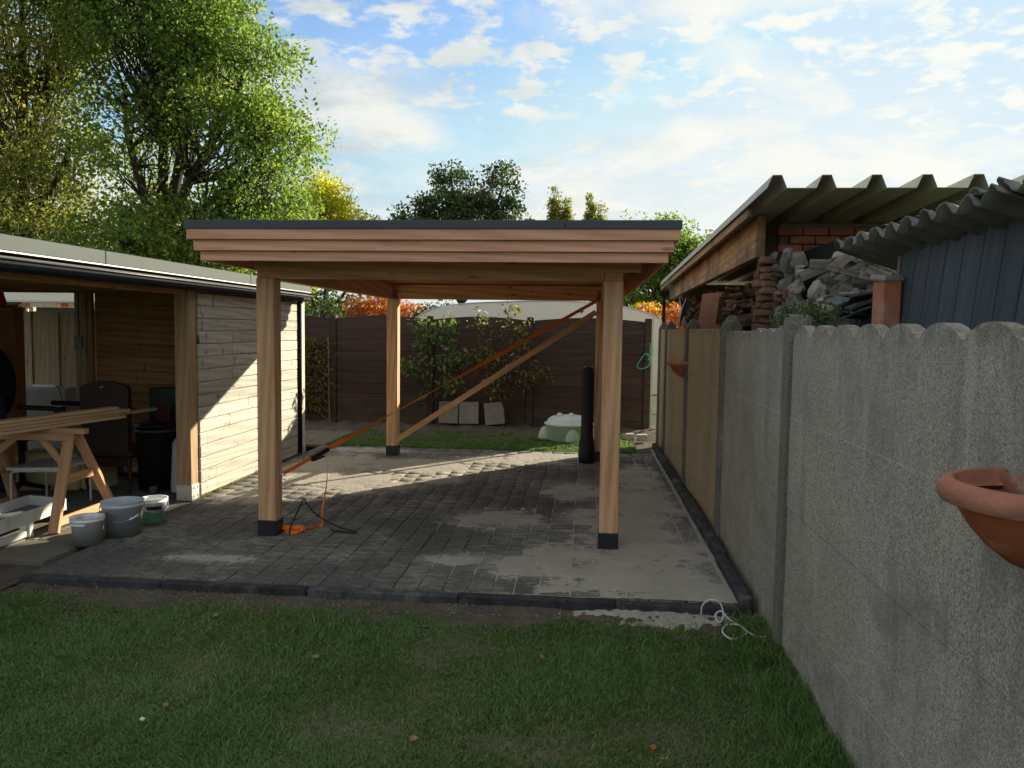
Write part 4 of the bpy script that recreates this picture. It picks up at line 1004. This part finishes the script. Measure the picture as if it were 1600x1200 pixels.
# ------------------------------------------------------------------ pear trees against the fence, trellis
def peartree(x, base_z, stems, nl, mat, label, seed):
    t = root('pear_tree', (x, 12.72, base_z), label, 'tree', 'young fruit trees against the brown fence')
    rr = random.Random(seed); VV = []; FF = []; P = []
    for s in stems:
        pts = spline([(a, 12.72+rr.uniform(-.08, .08), b) for a, b in s], 6); L = len(pts)
        v, f = tubemesh(pts, [.016*(1-.75*i/(L-1)) for i in range(L)], 5, False); o = len(VV); VV.extend(v); FF.extend([tuple(a+o for a in q) for q in f])
        for k in range(nl//len(stems)):
            q = pts[int(L*(.28+.72*rr.random()**.8)) if True else 0] if rr.random() < 1 else pts[-1]
            P.append((q.x+rr.gauss(0, .085), q.y+rr.gauss(0, .07), q.z+rr.gauss(0, .07)))
    put('trunk', mesh('trunk', VV, FF, True), BARK, t)
    V, L, S = leaves(P, .095, seed, .7, .5); put('foliage', npmesh('fol', V, L, S), mat, t)
B = 2.62
peartree(-2.62, .02, [[(-2.62, 0), (-2.60, .35), (-2.62, .9), (-2.72, 1.5), (-2.78, 1.84)], [(-2.60, .3), (-2.35, .8), (-2.28, 1.4), (-2.22, 1.9)], [(-2.61, .6), (-2.85, 1.0), (-2.95, 1.15)], [(-2.62, .9), (-2.35, 1.15), (-1.9, 1.25)], [(-2.6, .4), (-2.3, .75), (-2.12, .85)], [(-2.65, 1.2), (-2.6, 1.5), (-2.5, 1.75)]],
         720, LEAF_PEAR, 'leafy green espaliered pear tree left of the leaning slabs', 51)
peartree(-1.30, .02, [[(-1.30, 0), (-1.28, .5), (-1.32, 1.2), (-1.28, 1.75), (-1.25, 2.10)], [(-1.3, .5), (-1.55, 1.0), (-1.68, 1.5), (-1.7, 1.95)], [(-1.3, .8), (-1.05, 1.3), (-1.0, 1.75)], [(-1.3, .45), (-.95, .85), (-.72, 1.02)], [(-1.3, .9), (-1.55, 1.25), (-1.72, 1.3)], [(-1.3, .4), (-1.45, .75), (-1.5, .9)]],
         720, LEAF_PEAR2, 'yellowing espaliered pear tree in front of the third leaning slab', 52)
tl_ = root('fan_trellis', (-4.55, 12.92, 0), 'pale crossed lath trellis leaning on the fence beside the shed', 'trellis')
LATH = wood('trellis_lath', (.20, .13, .09), (.30, .21, .15), .8, knots=0)
for i in range(9):
    z = .12+i*.15
    beam('lath', (-4.98, 12.93, z), (-4.98+min(.62, .62), 12.93, z+.50) if z+.5 < 1.5 else (-4.98+.62*(1.5-z)/.5, 12.93, 1.5), .006, .018, LATH, tl_, .001, (0, 1, 0))
    if z-.0 > .45: beam('lath', (-4.98, 12.92, z), (-4.36, 12.92, z-.50), .006, .018, LATH, tl_, .001, (0, 1, 0))
beam('stile', (-4.36, 12.925, .05), (-4.38, 12.925, 1.52), .02, .02, LATH, tl_)
beam('stile', (-4.98, 12.925, .05), (-4.98, 12.925, 1.52), .02, .02, LATH, tl_)
cl_ = root('climbing_plant', (-4.75, 12.88, 0), 'climbing plant with small leaves scrambling over the trellis', 'plant')
g = np.random.default_rng(77); k = 2400
P = np.stack([-4.95+np.abs(g.normal(0, .28, k)), 12.86+g.normal(0, .04, k), .25+1.25*g.random(k)**.8], 1); P = P[P[:, 0] < -4.2]
V, L, S = leaves(P, .05, 78, .5); put('foliage', npmesh('f', V, L, S), LEAF_PEAR2, cl_)
tube('stem', spline([(-4.85, 12.87, 0), (-4.8, 12.87, .5), (-4.9, 12.87, 1.0), (-4.7, 12.87, 1.45)]), .008, BARK, cl_, 5)
tube('stem', spline([(-4.65, 12.87, 0), (-4.7, 12.87, .5), (-4.55, 12.87, .9)]), .007, BARK, cl_, 5)
for i, (x, lab, tl2) in enumerate(((-2.28, 'square grey concrete slab leaning on the fence, leftmost of three', .0), (-1.93, 'square grey concrete slab leaning on the fence, middle of three', .02), (-1.50, 'square grey concrete slab leaning behind the yellowing pear tree', .12))):
    tag(box('leaning_slab', (x, 12.90, .275), (.33, .045, .37), SLABG, None, 0, .006, -.14, -tl2), lab, 'slab', 'concrete slabs leaning on the fence')
# frog-like sandbox
sx, sy = -.22, 12.02
sbx = root('toy_sandbox', (sx, sy, 0), 'pale green plastic animal sandbox with two eye bumps on its lid', 'sandbox')
def ell(name, c, s, mat, par, zc=None):
    bm = bmesh.new(); bmesh.ops.create_uvsphere(bm, u_segments=24, v_segments=14, radius=1)
    for v in bm.verts: v.co = Vector((v.co.x*s[0], v.co.y*s[1], max(v.co.z, -.0 if zc else -1)*s[2]))
    m = frombm(name, bm, True); return put(name, m, mat, par, Matrix.Translation(c))
lathe('tub', [(0, .0), (.33, .0), (.35, .02), (.365, .24), (.385, .25), (.385, .265), (.36, .265)], SANDBOX, sbx, (sx, sy, -.02), 36)
lathe('lid', [(.392, .262), (.392, .275), (.36, .285), (.33, .335), (.28, .372), (.15, .392), (0, .398)], SANDLID, sbx, (sx, sy, -.02), 36)
for ex in (-.15, .03): ell('eye', (sx+ex, sy-.10, .372), (.052, .05, .05), SANDLID, sbx)
for (lx, ly) in ((-.37, -.08), (.06, -.34), (.37, -.05), (0, .36)): ell('leg', (sx+lx, sy+ly, -.01), (.115, .10, .215), SANDBOX, sbx, True)

# ------------------------------------------------------------------ things in front of the shed
def sawhorse(loc):
    t = root('sawhorse', loc, 'pine sawhorse carrying the planks, standing on the terrace slabs', 'sawhorse')
    for (xe, sx_) in ((-4.36, 1), (-5.12, -1)):
        ax = xe; f = Vector((ax+.12*sx_, 5.78, 0)); r_ = Vector((ax+.10*sx_, 6.62, 0)); a = Vector((ax, 6.17, .74)); c = Vector((ax, 6.27, .74))
        l1 = beam('leg', f, a, .035, .085, PINE2, t, .003, (1, 0, 0)); beam('leg', r_, c, .035, .085, PINE2, t, .003, (1, 0, 0))
        beam('crossbar', f.lerp(a, .53)+Vector((.03*sx_*.0, 0, 0)), r_.lerp(c, .53), .03, .07, PINE2, t)
        beam('crossbar', f.lerp(a, .10), r_.lerp(c, .10), .03, .07, PINE2, t)
        beam('brace', (ax-.02*sx_, 6.12, .50), (ax-.27*sx_, 6.18, .72), .03, .06, PINE2, t)
    beam('top_rail', (-5.2, 6.22, .775), (-4.24, 6.22, .775), .08, .045, PINE2, t)
    beam('top_rail', (-5.16, 6.14, .73), (-4.30, 6.14, .73), .03, .06, PINE2, t)
sawhorse((-4.7, 6.2, 0))
# planks on it
pk = [(-4.98, -4.55, .803, 7.15, 0), (-4.98, -4.55, .828, 7.1, 1), (-4.98, -4.55, .853, 6.95, 2), (-4.91, -4.55, .803, 7.72, 3)]
A0 = Vector((-4.93, 4.3, 0)); A1 = Vector((-4.32, 7.75, 0)); dd = (A1-A0).normalized(); nn_ = Vector((dd.y, -dd.x, 0))
labs = ['bottom pine plank of the stack lying on the sawhorse', 'second pine plank from the bottom of the stack on the sawhorse', 'third pine plank up on the sawhorse stack', 'topmost pine plank of the stack, its far end nearest the brown chair', 'longest pine plank, reaching into the shed towards the corner post', 'inner pine plank at the back of the sawhorse stack']
for i, (off, z, L1, w) in enumerate(((.02, .812, 2.78, .11), (.0, .840, 2.76, .11), (.015, .868, 2.84, .11), (-.01, .896, 2.72, .11), (-.10, .822, 3.56, .09), (-.12, .836, 2.9, .10))):
    a = A0+nn_*off; tag(beam('pine_plank', a+Vector((0, 0, z)), a+dd*L1+Vector((0, 0, z+.0)), w, .026, PINE, None, .003), labs[i], 'plank', 'planks stacked on the sawhorse')
# small white table
wt_ = root('small_table', (-4.9, 6.65, 0), 'low white table with rounded tube legs behind the sawhorse', 'table')
polyprism('tabletop', [(-5.10, 6.36), (-4.62, 6.44), (-4.68, 6.98), (-5.12, 6.90)], 'Z', .385, .41, WHITEMET, wt_)
for (a, b2) in (((-5.08, 6.39), (-4.66, 6.46)), ((-5.09, 6.86), (-4.70, 6.94))):
    tube('leg_hoop', spline([(a[0], a[1], 0), (a[0], a[1], .2), (a[0]+.005, a[1], .335), (a[0]+.04, a[1], .372), ((a[0]+b2[0])/2, (a[1]+b2[1])/2, .374), (b2[0]-.04, b2[1], .372), (b2[0]-.005, b2[1], .335), (b2[0], b2[1], .2), (b2[0], b2[1], 0)], 6), .011, WHITEMET, wt_, 8)
tag(box('foam_block', (-5.42, 7.45, .19), (.62, .35, .38), FOAM, None, .15, .02), 'large yellow foam block on the shed floor behind the white table', 'foam block', 'yellow foam blocks in the shed')
tag(box('foam_block', (-4.98, 7.5, .14), (.22, .30, .28), FOAM, None, -.1, .02), 'narrow yellow foam block standing beside the chair legs', 'foam block', 'yellow foam blocks in the shed')
tag(box('foam_block', (-4.78, 7.85, .20), (.22, .2, .16), FOAM, None, -.1, .02), 'small yellow foam block glimpsed under the brown chair', 'foam block', 'yellow foam blocks in the shed')
# aluminium tray / frame
fr = root('white_tray', (-4.55, 5.6, 0), 'long white metal tray with grey lining lying at the terrace edge', 'tray')
a = Vector((-4.32, 4.5, 0)); b2 = Vector((-4.40, 6.15, 0)); c2 = Vector((-4.78, 6.22, 0)); d2 = Vector((-4.74, 4.5, 0))
for p, q in ((a, b2), (b2, c2), (c2, d2), (d2, a)):
    beam('side_profile', p+Vector((0, 0, .155)), q+Vector((0, 0, .155)), .03, .10, WHITEMET, fr)
beam('bottom_profile', a+Vector((.0, 0, .035)), b2.lerp(a, .28)+Vector((.0, 0, .035)), .035, .05, WHITEMET, fr)
beam('foot', b2.lerp(a, .28)+Vector((.02, -.02, 0)), b2.lerp(a, .28)+Vector((.02, -.02, .15)), .03, .05, WHITEMET, fr)
put('lining', mesh('ln', [tuple(p+Vector((0, 0, .125))) for p in (a, b2, c2, d2)], [(0, 1, 2, 3)]), GREYIN, fr)
# buckets
def bucket(loc, r, h, mat, label, handle, rz=0, stripe=False):
    t = root('bucket', loc, label, 'bucket', 'buckets on the paving edge')
    lathe('shell', [(0, .004), (r*.80, .004), (r*.82, .0), (r*.97, h*.86), (r*1.04, h*.87), (r*1.04, h*.92), (r, h*.93), (r*1.0, h*.985), (r*1.06, h), (r*.96, h), (r*.94, h*.85), (r*.78, .012), (0, .012)], mat, t, loc, 36)
    L = Vector(loc)
    if handle:
        p = [L+Vector((cos(rz+a_)*r*1.05, sin(rz+a_)*r*1.05, h*.86-sin((a_)*1.0)*h*.36)) for a_ in np.linspace(0, pi, 15)]
        tube('handle_wire', p, .0025, STEEL, t, 6); tube('grip', p[6:9] if rz == 0 else p[9:12], .008, WHITEP, t, 8)
    if stripe:
        lathe('label_print', [(r*.86, h*.15), (r*.925, h*.55)], GREENP, t, loc, 12, -2.3, -.3); 
        lathe('label_print', [(r*.93, h*.60), (r*.955, h*.75)], BLACKM, t, loc, 12, -1.6, -.4)
    return t
bucket((-3.80, 5.56, .0), .118, .215, WHITEP, 'small white plastic bucket standing in front of the grey one', False)
t = bpy.data.objects['bucket']
L = Vector((-3.80, 5.56, 0))
tube('grip_lug', [L+Vector((cos(a_)*.126, sin(a_)*.126, .17-.014*sin((a_+2.2)/1.2*pi) if 0 else .170)) for a_ in np.linspace(-2.1, -1.1, 7)], .009, WHITEP, t, 8)
bucket((-3.70, 5.86, .0), .158, .275, BLUEGREY, 'larger blue grey bucket with wire handle, middle of three', True, -pi+.4)
bucket((-3.645, 6.22, .0), .11, .22, WHITEP, 'white bucket with green and black print hidden behind the grey one', True, -pi+.9, True)

# brown upholstered chair
ch = root('upholstered_chair', (-4.72, 7.45, 0), 'dark brown upholstered chair with arched back inside the shed', 'chair')
def archback(x0, x1, z0, z1):
    return [(x0, z0), (x1, z0), (x1+.015, z1-.06), (x1-.02, z1-.03)]+[(x1-.05+(x0+.10-x1)*t, z1-.025+.035*sin(pi*t)) for t in np.linspace(0, 1, 8)]+[(x0+.02, z1-.03), (x0-.015, z1-.06)]
polyprism('backrest', archback(-4.98, -4.50, .42, 1.12), 'Y', 7.24, 7.30, LEATHER, ch)
box('seat', (-4.74, 7.52, .40), (.50, .50, .10), LEATHER, ch, 0, .03)
box('apron', (-4.74, 7.30, .31), (.48, .03, .09), DARKW, ch, 0, .006)
for (x, y) in ((-4.96, 7.29), (-4.52, 7.29), (-4.96, 7.74), (-4.52, 7.74)):
    tube('leg', spline([(x, y, .36), (x, y, .25), (x+(.012 if x > -4.7 else -.012), y-.005, .12), (x, y, 0)]), [.028-.0006*i for i in range(31)], DARKW, ch, 8)
tag(box('back_cushion_cap', (-4.76, 7.236, 1.07), (.04, .006, .008), GALV, None, 0, 0), 'small metal badge at top of the brown chair back', 'badge')
# black bin, white canister, cloth, green box
bn = root('black_bin', (-4.40, 7.62, 0), 'tall black bin with pale rim inside the shed beside the chair', 'bin')
lathe('body', [(0, 0), (.19, 0), (.215, .60), (.20, .60), (.18, .02)], BLACKF, bn, (-4.40, 7.62, 0), 28)
lathe('rim', [(.212, .60), (.224, .604), (.224, .622), (.205, .622), (.205, .60)], plain('bin_rim', (.07, .07, .07), .4), bn, (-4.40, 7.62, 0), 28)
lathe('lid', [(.222, .66), (.222, .672), (.15, .69), (0, .695)], BLACKM, bn, (-4.40, 7.62, 0.0), 28)
tag(lathe('white_canister', [(0, 0), (.082, 0), (.085, .02), (.062, .50), (.03, .55), (0, .555)], plain('off_white', (.5, .5, .46), .6), None, (-4.09, 7.46, 0), 20), 'white tapered canister standing against the shed corner post', 'canister')
tag(box('green_cabinet', (-4.25, 7.95, .52), (.72, .28, 1.0), DKGREEN, None, 0, .008), 'dark green cabinet standing behind the black bin', 'cabinet')
tag(lathe('small_jar', [(0, 0), (.035, 0), (.04, .06), (.045, .075), (.03, .075), (.03, .02), (0, .02)], plain('grey_glass', (.12, .12, .12), .3), None, (-4.28, 7.30, 0), 16), 'small dark jar on the floor in front of the black bin', 'jar')
V = []; F = []
for i in range(13):
    for j in range(9):
        u, v = i/12, j/8; V.append((-4.42+.17*v-.02*sin(u*6)+.03*u*(v-.5), 7.62+.02*sin(v*17+u*3)*(.3+u)-.02*u, .88-.50*u*(1-.25*abs(v-.6)*2)+.02*sin(v*9)))
for i in range(12):
    for j in range(8): a_ = i*9+j; F.append((a_, a_+1, a_+10, a_+9))
tag(put('brown_cloth', mesh('cloth', V, F, True), BROWNC), 'dark brown cloth hanging down beside the shed corner post', 'cloth')
# cabinet with cone
cb = root('shelf_cabinet', (-6.15, 7.7, 0), 'orange brown open shelf cabinet at the left inside the shed', 'cabinet')
span('side_panel', (-5.97, -5.95), (7.6, 7.75), (0, 1.86), CABW, cb); span('side_panel', (-6.77, -6.75), (7.6, 7.75), (0, 1.86), CABW, cb)
span('back_panel', (-6.749, -5.971), (7.735, 7.75), (0, 1.83), CABW, cb)
for z in (.05, .45, .85, 1.18, 1.50, 1.835): span('shelf', (-6.749, -5.971), (7.6, 7.734), (z, z+.022), CABW, cb)
tc_ = root('traffic_cone', (-6.22, 7.67, 1.86), 'red traffic cone with white band on top of the shelf cabinet', 'cone')
lathe('cone_body', [(.125, .012), (.098, .11), (.087, .155)], REDP, tc_, (-6.22, 7.67, 1.858), 24)
lathe('cone_body', [(.065, .235), (.02, .40), (.0, .405)], REDP, tc_, (-6.22, 7.67, 1.858), 24)
lathe('white_band', [(.0875, .1545), (.0655, .2355)], WHITEP, tc_, (-6.22, 7.67, 1.858), 24)
box('base', (-6.22, 7.67, 1.866), (.27, .27, .016), REDP, tc_, 0, .004)
# pale box with power strip
gb = tag(box('storage_box', (-6.32, 8.62, .47), (.66, .32, .94), GREYBOX, None, 0, .03), 'pale grey rectangular upholstered box in front of the board fence', 'box')
psr = root('power_strip', (-6.25, 8.5, .94), 'white power strip lying on top of the pale grey box', 'power strip')
box('strip', (-6.30, 8.52, .957), (.30, .05, .032), WHITEP, psr, -.05, .006)
tube('cord', spline([(-6.15, 8.5, .957), (-6.08, 8.44, .95), (-6.03, 8.42, .85), (-6.02, 8.42, .75)]), .005, BLACKM, psr, 6)
box('plug', (-6.02, 8.42, .70), (.055, .04, .07), BLACKM, psr, .3, .01)
# office armchair in black and denim hanging over it
oc = root('black_armchair', (-5.75, 7.1, 0), 'black high backed armchair cut off by the left picture edge', 'chair')
ell('backrest', (-5.80, 6.98, 1.10), (.33, .10, .42), BLACKF, oc); box('seat', (-5.62, 7.2, .60), (.52, .5, .12), BLACKF, oc, 0, .04)
for yy in (6.95, 7.42):
    tube('armrest', spline([(-5.42, yy, .885), (-5.2, yy, .88), (-5.05, yy, .875), (-4.985, yy, .855), (-4.975, yy, .83)]), .024, BLACKM, oc, 8)
    tube('arm_support', [(-5.03, yy, .87), (-5.03, yy, .62), (-5.3, yy, .58)], .02, BLACKM, oc, 8)
tube('column', [(-5.6, 7.2, .08), (-5.6, 7.2, .55)], .03, BLACKM, oc, 10)
for k in range(5):
    a_ = k*2*pi/5; beam('base_arm', (-5.6, 7.2, .09), (-5.6+.28*cos(a_), 7.2+.28*sin(a_), .05), .04, .035, BLACKM, oc)
V = []; F = []
for i in range(15):
    for j in range(9):
        u, v = i/14, j/8; V.append((-5.68+.22*v+.02*sin(u*7), 6.83-.03*sin(v*pi)*(1+.4*sin(u*9))-.02*sin(v*14+u*5), 1.00-.92*u))
for i in range(14):
    for j in range(8): a_ = i*9+j; F.append((a_, a_+1, a_+10, a_+9))
tag(put('denim_trousers', mesh('denim', V, F, True), DENIM), 'dark blue denim hanging in front of the black armchair', 'trousers')

# ------------------------------------------------------------------ white cable, sand spill, leaves, grass
cb2 = tag(tube('white_cable', spline([(.745, 4.76, -.04), (.75, 4.75, .02), (.79, 4.74, .06), (.85, 4.73, .05), (.87, 4.71, -.02), (.84, 4.66, -.05), (.82, 4.70, -.02), (.86, 4.72, 0), (.90, 4.66, -.03), (.96, 4.58, -.04), (.97, 4.50, -.04), (.92, 4.43, -.045), (.86, 4.42, -.05), (.83, 4.50, -.045), (.87, 4.60, -.04), (.94, 4.58, -.03), (.97, 4.48, -.03), (1.02, 4.44, -.04), (1.06, 4.42, -.03)], 7), .0055, WHITECAB, None, 6),
    'tangled white cable lying where lawn and paving meet at the wall', 'cable')
put('sand_spill', gridmesh(-.3, 1.05, 4.45, 4.80, .015, lambda X, Y: -.066+np.clip(.018-((X-.55)/.7)**2*.03-((Y-4.76)/.22)**2*.03+.010*fnoise(X, Y, 18)+.006*fnoise(X, Y, 50, 4), -.04, .03)+.012*vnoise(X, Y, 12, 6, 4, .75)), SAND, kind='stuff')
put('soil_strip', gridmesh(-3.9, 1.05, 4.42, 4.80, .02, lambda X, Y: -.076+.016*np.clip((Y-4.45)/.2, 0, 1)+.010*fnoise(X, Y, 14, 7)+.006*fnoise(X, Y, 45, 2)), SOIL, kind='structure')
def blades(N, xr, yr, zf, hm, seed, dens, wid=.0028, name='grass'):
    g = np.random.default_rng(seed); x = g.uniform(*xr, N); y = g.uniform(*yr, N); keep = g.random(N) < dens(x, y); x = x[keep]; y = y[keep]; N = len(x)
    z = zf(x, y)-.004; h = hm*g.uniform(.45, 1.35, N)*(1+.35*fnoise(x, y, 4, 6)); a = g.uniform(0, 2*pi, N); lean = g.uniform(.15, 1.5, N)*h
    clump = np.stack([fnoise(x, y, 14, 1), fnoise(x, y, 14, 21)], 1)*.6
    dx = np.cos(a)*lean*.8+clump[:, 0]*h; dy = np.sin(a)*lean*.8+clump[:, 1]*h; b = a+pi/2+g.normal(0, .5, N); wx = np.cos(b)*wid; wy = np.sin(b)*wid
    p = np.stack([x, y, z], 1); w = np.stack([wx, wy, 0*wx], 1)*g.uniform(.6, 1.3, N)[:, None]
    m = p+np.stack([dx*.35, dy*.35, h*.6], 1); t = p+np.stack([dx, dy, h*g.uniform(.75, 1, N)], 1)
    V = np.stack([p-w, p+w, m+w*.8, m-w*.8, t], 1).reshape(-1, 3); i = np.arange(N)*5
    L = np.stack([i, i+1, i+2, i+3, i+3, i+2, i+4], 1).reshape(-1); S = np.tile([4, 3], N)
    return npmesh(name, V, L, S)
def dlawn(x, y):
    d = .80+.40*fnoise(x, y, 2.3, 12)+.35*vnoise(x, y, 5, 30)
    for (bx, by, br_) in ((-1.6, 3.85, .40), (-.65, 4.2, .28), (-1.9, 3.45, .30), (-.2, 3.2, .25), (-1.0, 3.3, .3), (.35, 3.4, .2)): d = d-.62*np.exp(-((x-bx)**2*.6+(y-by)**2*2.2)/br_**2)
    e = np.clip((4.70+.09*vnoise(x, y, 4, 14)-y)/.16, 0, 1); return np.clip(d, .16, 1)*e
put('grass', blades(430000, (-4.6, 1.07), (2.5, 4.75), lawnz, .024, 5, dlawn), GRASSM, kind='stuff')
put('grass', blades(120000, (-9, 1.07), (-2, 2.5), lawnz, .032, 6, lambda x, y: .9+0*x, .006), GRASSM, kind='stuff')
put('grass', blades(60000, (-9, -4.6), (2.5, 4.4), lawnz, .032, 16, lambda x, y: .9+0*x, .006), GRASSM, kind='stuff')
put('grass', blades(90000, (-3.62, 1.05), (10.76, 12.35), rearz, .050, 8, lambda x, y: np.clip(1.1+.3*fnoise(x, y, 5, 3)-np.clip((y-11.9-.25*fnoise(x, y, 3, 9))/.2, 0, 1), 0, 1)*(x < .75), .006), GRASSM, kind='stuff')
put('grass', blades(6000, (-4.6, 1.05), (2.5, 4.7), lawnz, .052, 15, lambda x, y: np.clip(.25+.9*vnoise(x, y, 2.2, 41), 0, 1), .0026), GRASSM, kind='stuff')
STRAW = leafmat('dry_grass', [(.15, (.22, .19, .10)), (.6, (.34, .30, .18)), (.95, (.48, .44, .30))], .2)
put('dry_grass', blades(26000, (-4.6, 1.05), (2.5, 4.72), lawnz, .016, 44, lambda x, y: np.clip(.35-.9*dlawn(x, y)+.8*vnoise(x, y, 3, 42)+.25, 0, 1), .0022, 'dry_grass'), STRAW, kind='stuff')
put('grass', blades(9000, (.86, 1.10), (2.9, 4.7), lawnz, .085, 9, lambda x, y: np.clip(.35+(x-.9)*4, 0, 1), .003), GRASSM, kind='stuff')
put('weeds', blades(1500, (-3.76, -3.70), (7.2, 9.9), lambda x, y: 0*x, .035, 10, lambda x, y: np.clip(.2+.5*fnoise(x, y, 9), 0, 1), .003, 'weeds'), GRASSM, kind='stuff')
# moss and herbs on the wall top
ms = root('wall_moss_plant', (1.2, 4.55, 1.75), 'tuft of small green plants growing on top of the concrete wall', 'plant')
g = np.random.default_rng(31); k = 1500
P = np.stack([1.25+g.normal(0, .06, k), 4.62+g.normal(0, .22, k), 1.74+np.abs(g.normal(0, .06, k))], 1)
V, L, S = leaves(P, .022, 32, -.4); put('foliage', npmesh('f', V, L, S), LEAF_D, ms)
# fallen leaves
lm = [plain('orange_leaf', (.42, .13, .03), .7), plain('tan_leaf', (.24, .17, .08), .8)]
for i, (x, y, z, r_) in enumerate(((.62, 3.05, 0, 0), (.32, 3.2, 0, .9), (.80, 3.05, 0, 2), (-.2, 4.05, 0, 1.2), (.45, 3.95, 0, 2.2), (.22, 3.25, 0, 2.6), (-1.4, 3.9, 1, .3), (-1.9, 3.3, 1, 1.3), (.36, 3.12, 0, 4), (-.7, 3.15, 1, .5), (-2.2, 4.4, 1, .4), (-.9, 4.5, 1, 2.4), (.55, 4.3, 1, 3.1))):
    rr = random.Random(i); k = 7
    pts = [(.017*cos(a_)*(1.5 if j % 7 == 0 else 1)*rr.uniform(.7, 1.1), .015*sin(a_)*rr.uniform(.7, 1.2), .004*sin(3*a_)) for j, a_ in enumerate(np.linspace(0, 2*pi, k, endpoint=False))]
    m = mesh('leaf', pts+[(0, 0, -.002)], [(j, (j+1) % k, k) for j in range(k)])
    tag(put('fallen_leaf', m, lm[z], None, Matrix.Translation((x, y, -.052)) @ Matrix.Rotation(r_, 4, 'Z') @ Matrix.Rotation(.4, 4, 'X')),
        ['orange leaf in the grass nearest the wall foot, lower one', 'orange leaf left of the pair near the bottom edge', 'orange leaf closest to the concrete wall in the bottom corner', 'orange leaf in the grass below the middle of the kerb',
         'orange leaf in the grass below the sand spill', 'orange leaf beside a tan stalk near the bottom right of the lawn', 'tan leaf in mid lawn on the left of the bare patch', 'tan leaf in the grass beside the white pebble',
         'orange leaf touching the others near the bottom right of the lawn', 'tan leaf on the bare patch near the bottom edge', 'tan leaf in the grass near the left end of the kerb', 'tan leaf on the soil strip below the middle of the kerb', 'tan leaf in the grass below the white cable'][i], 'leaf', 'fallen leaves on the lawn')
tag(lump('pebble', (-1.93, 3.17, -.055), (.022, .018, .014), plain('pebble_white', (.7, .68, .62), .8), None, 3), 'single white pebble in the grass at lower left', 'pebble')
g = np.random.default_rng(91)
V = []; L = []; o = 0
for i in range(900):
    x = g.uniform(-3.7, .95); y = g.uniform(4.6, 4.8) if i < 500 else g.uniform(4.9, 10.5); s = g.uniform(.002, .007); z = -.058 if i < 500 else .003
    q = g.normal(0, .25, (4, 3))*s+np.array([[1, 0, 0], [-.5, .87, 0], [-.5, -.87, 0], [0, 0, 1]])*s+np.array([x, y, z]); V.append(q)
    L += [o, o+1, o+3, o+1, o+2, o+3, o+2, o, o+3]; o += 4
put('crumbs', npmesh('crumbs', np.concatenate(V), L, [3]*(len(L)//3)), plain('crumb', (.30, .27, .22), .9), kind='stuff')
for (x, y, s, lab) in ((.72, 12.1, .14, 'sunlit white stone block lying by the far wall, left one'), (.90, 12.05, .18, 'sunlit white stone block lying by the far wall, larger one')):
    tag(box('stone_block', (x, y, .05), (s, .1, .10), plain('white_stone', (.6, .56, .48), .8), None, .1, .012), lab, 'stone')
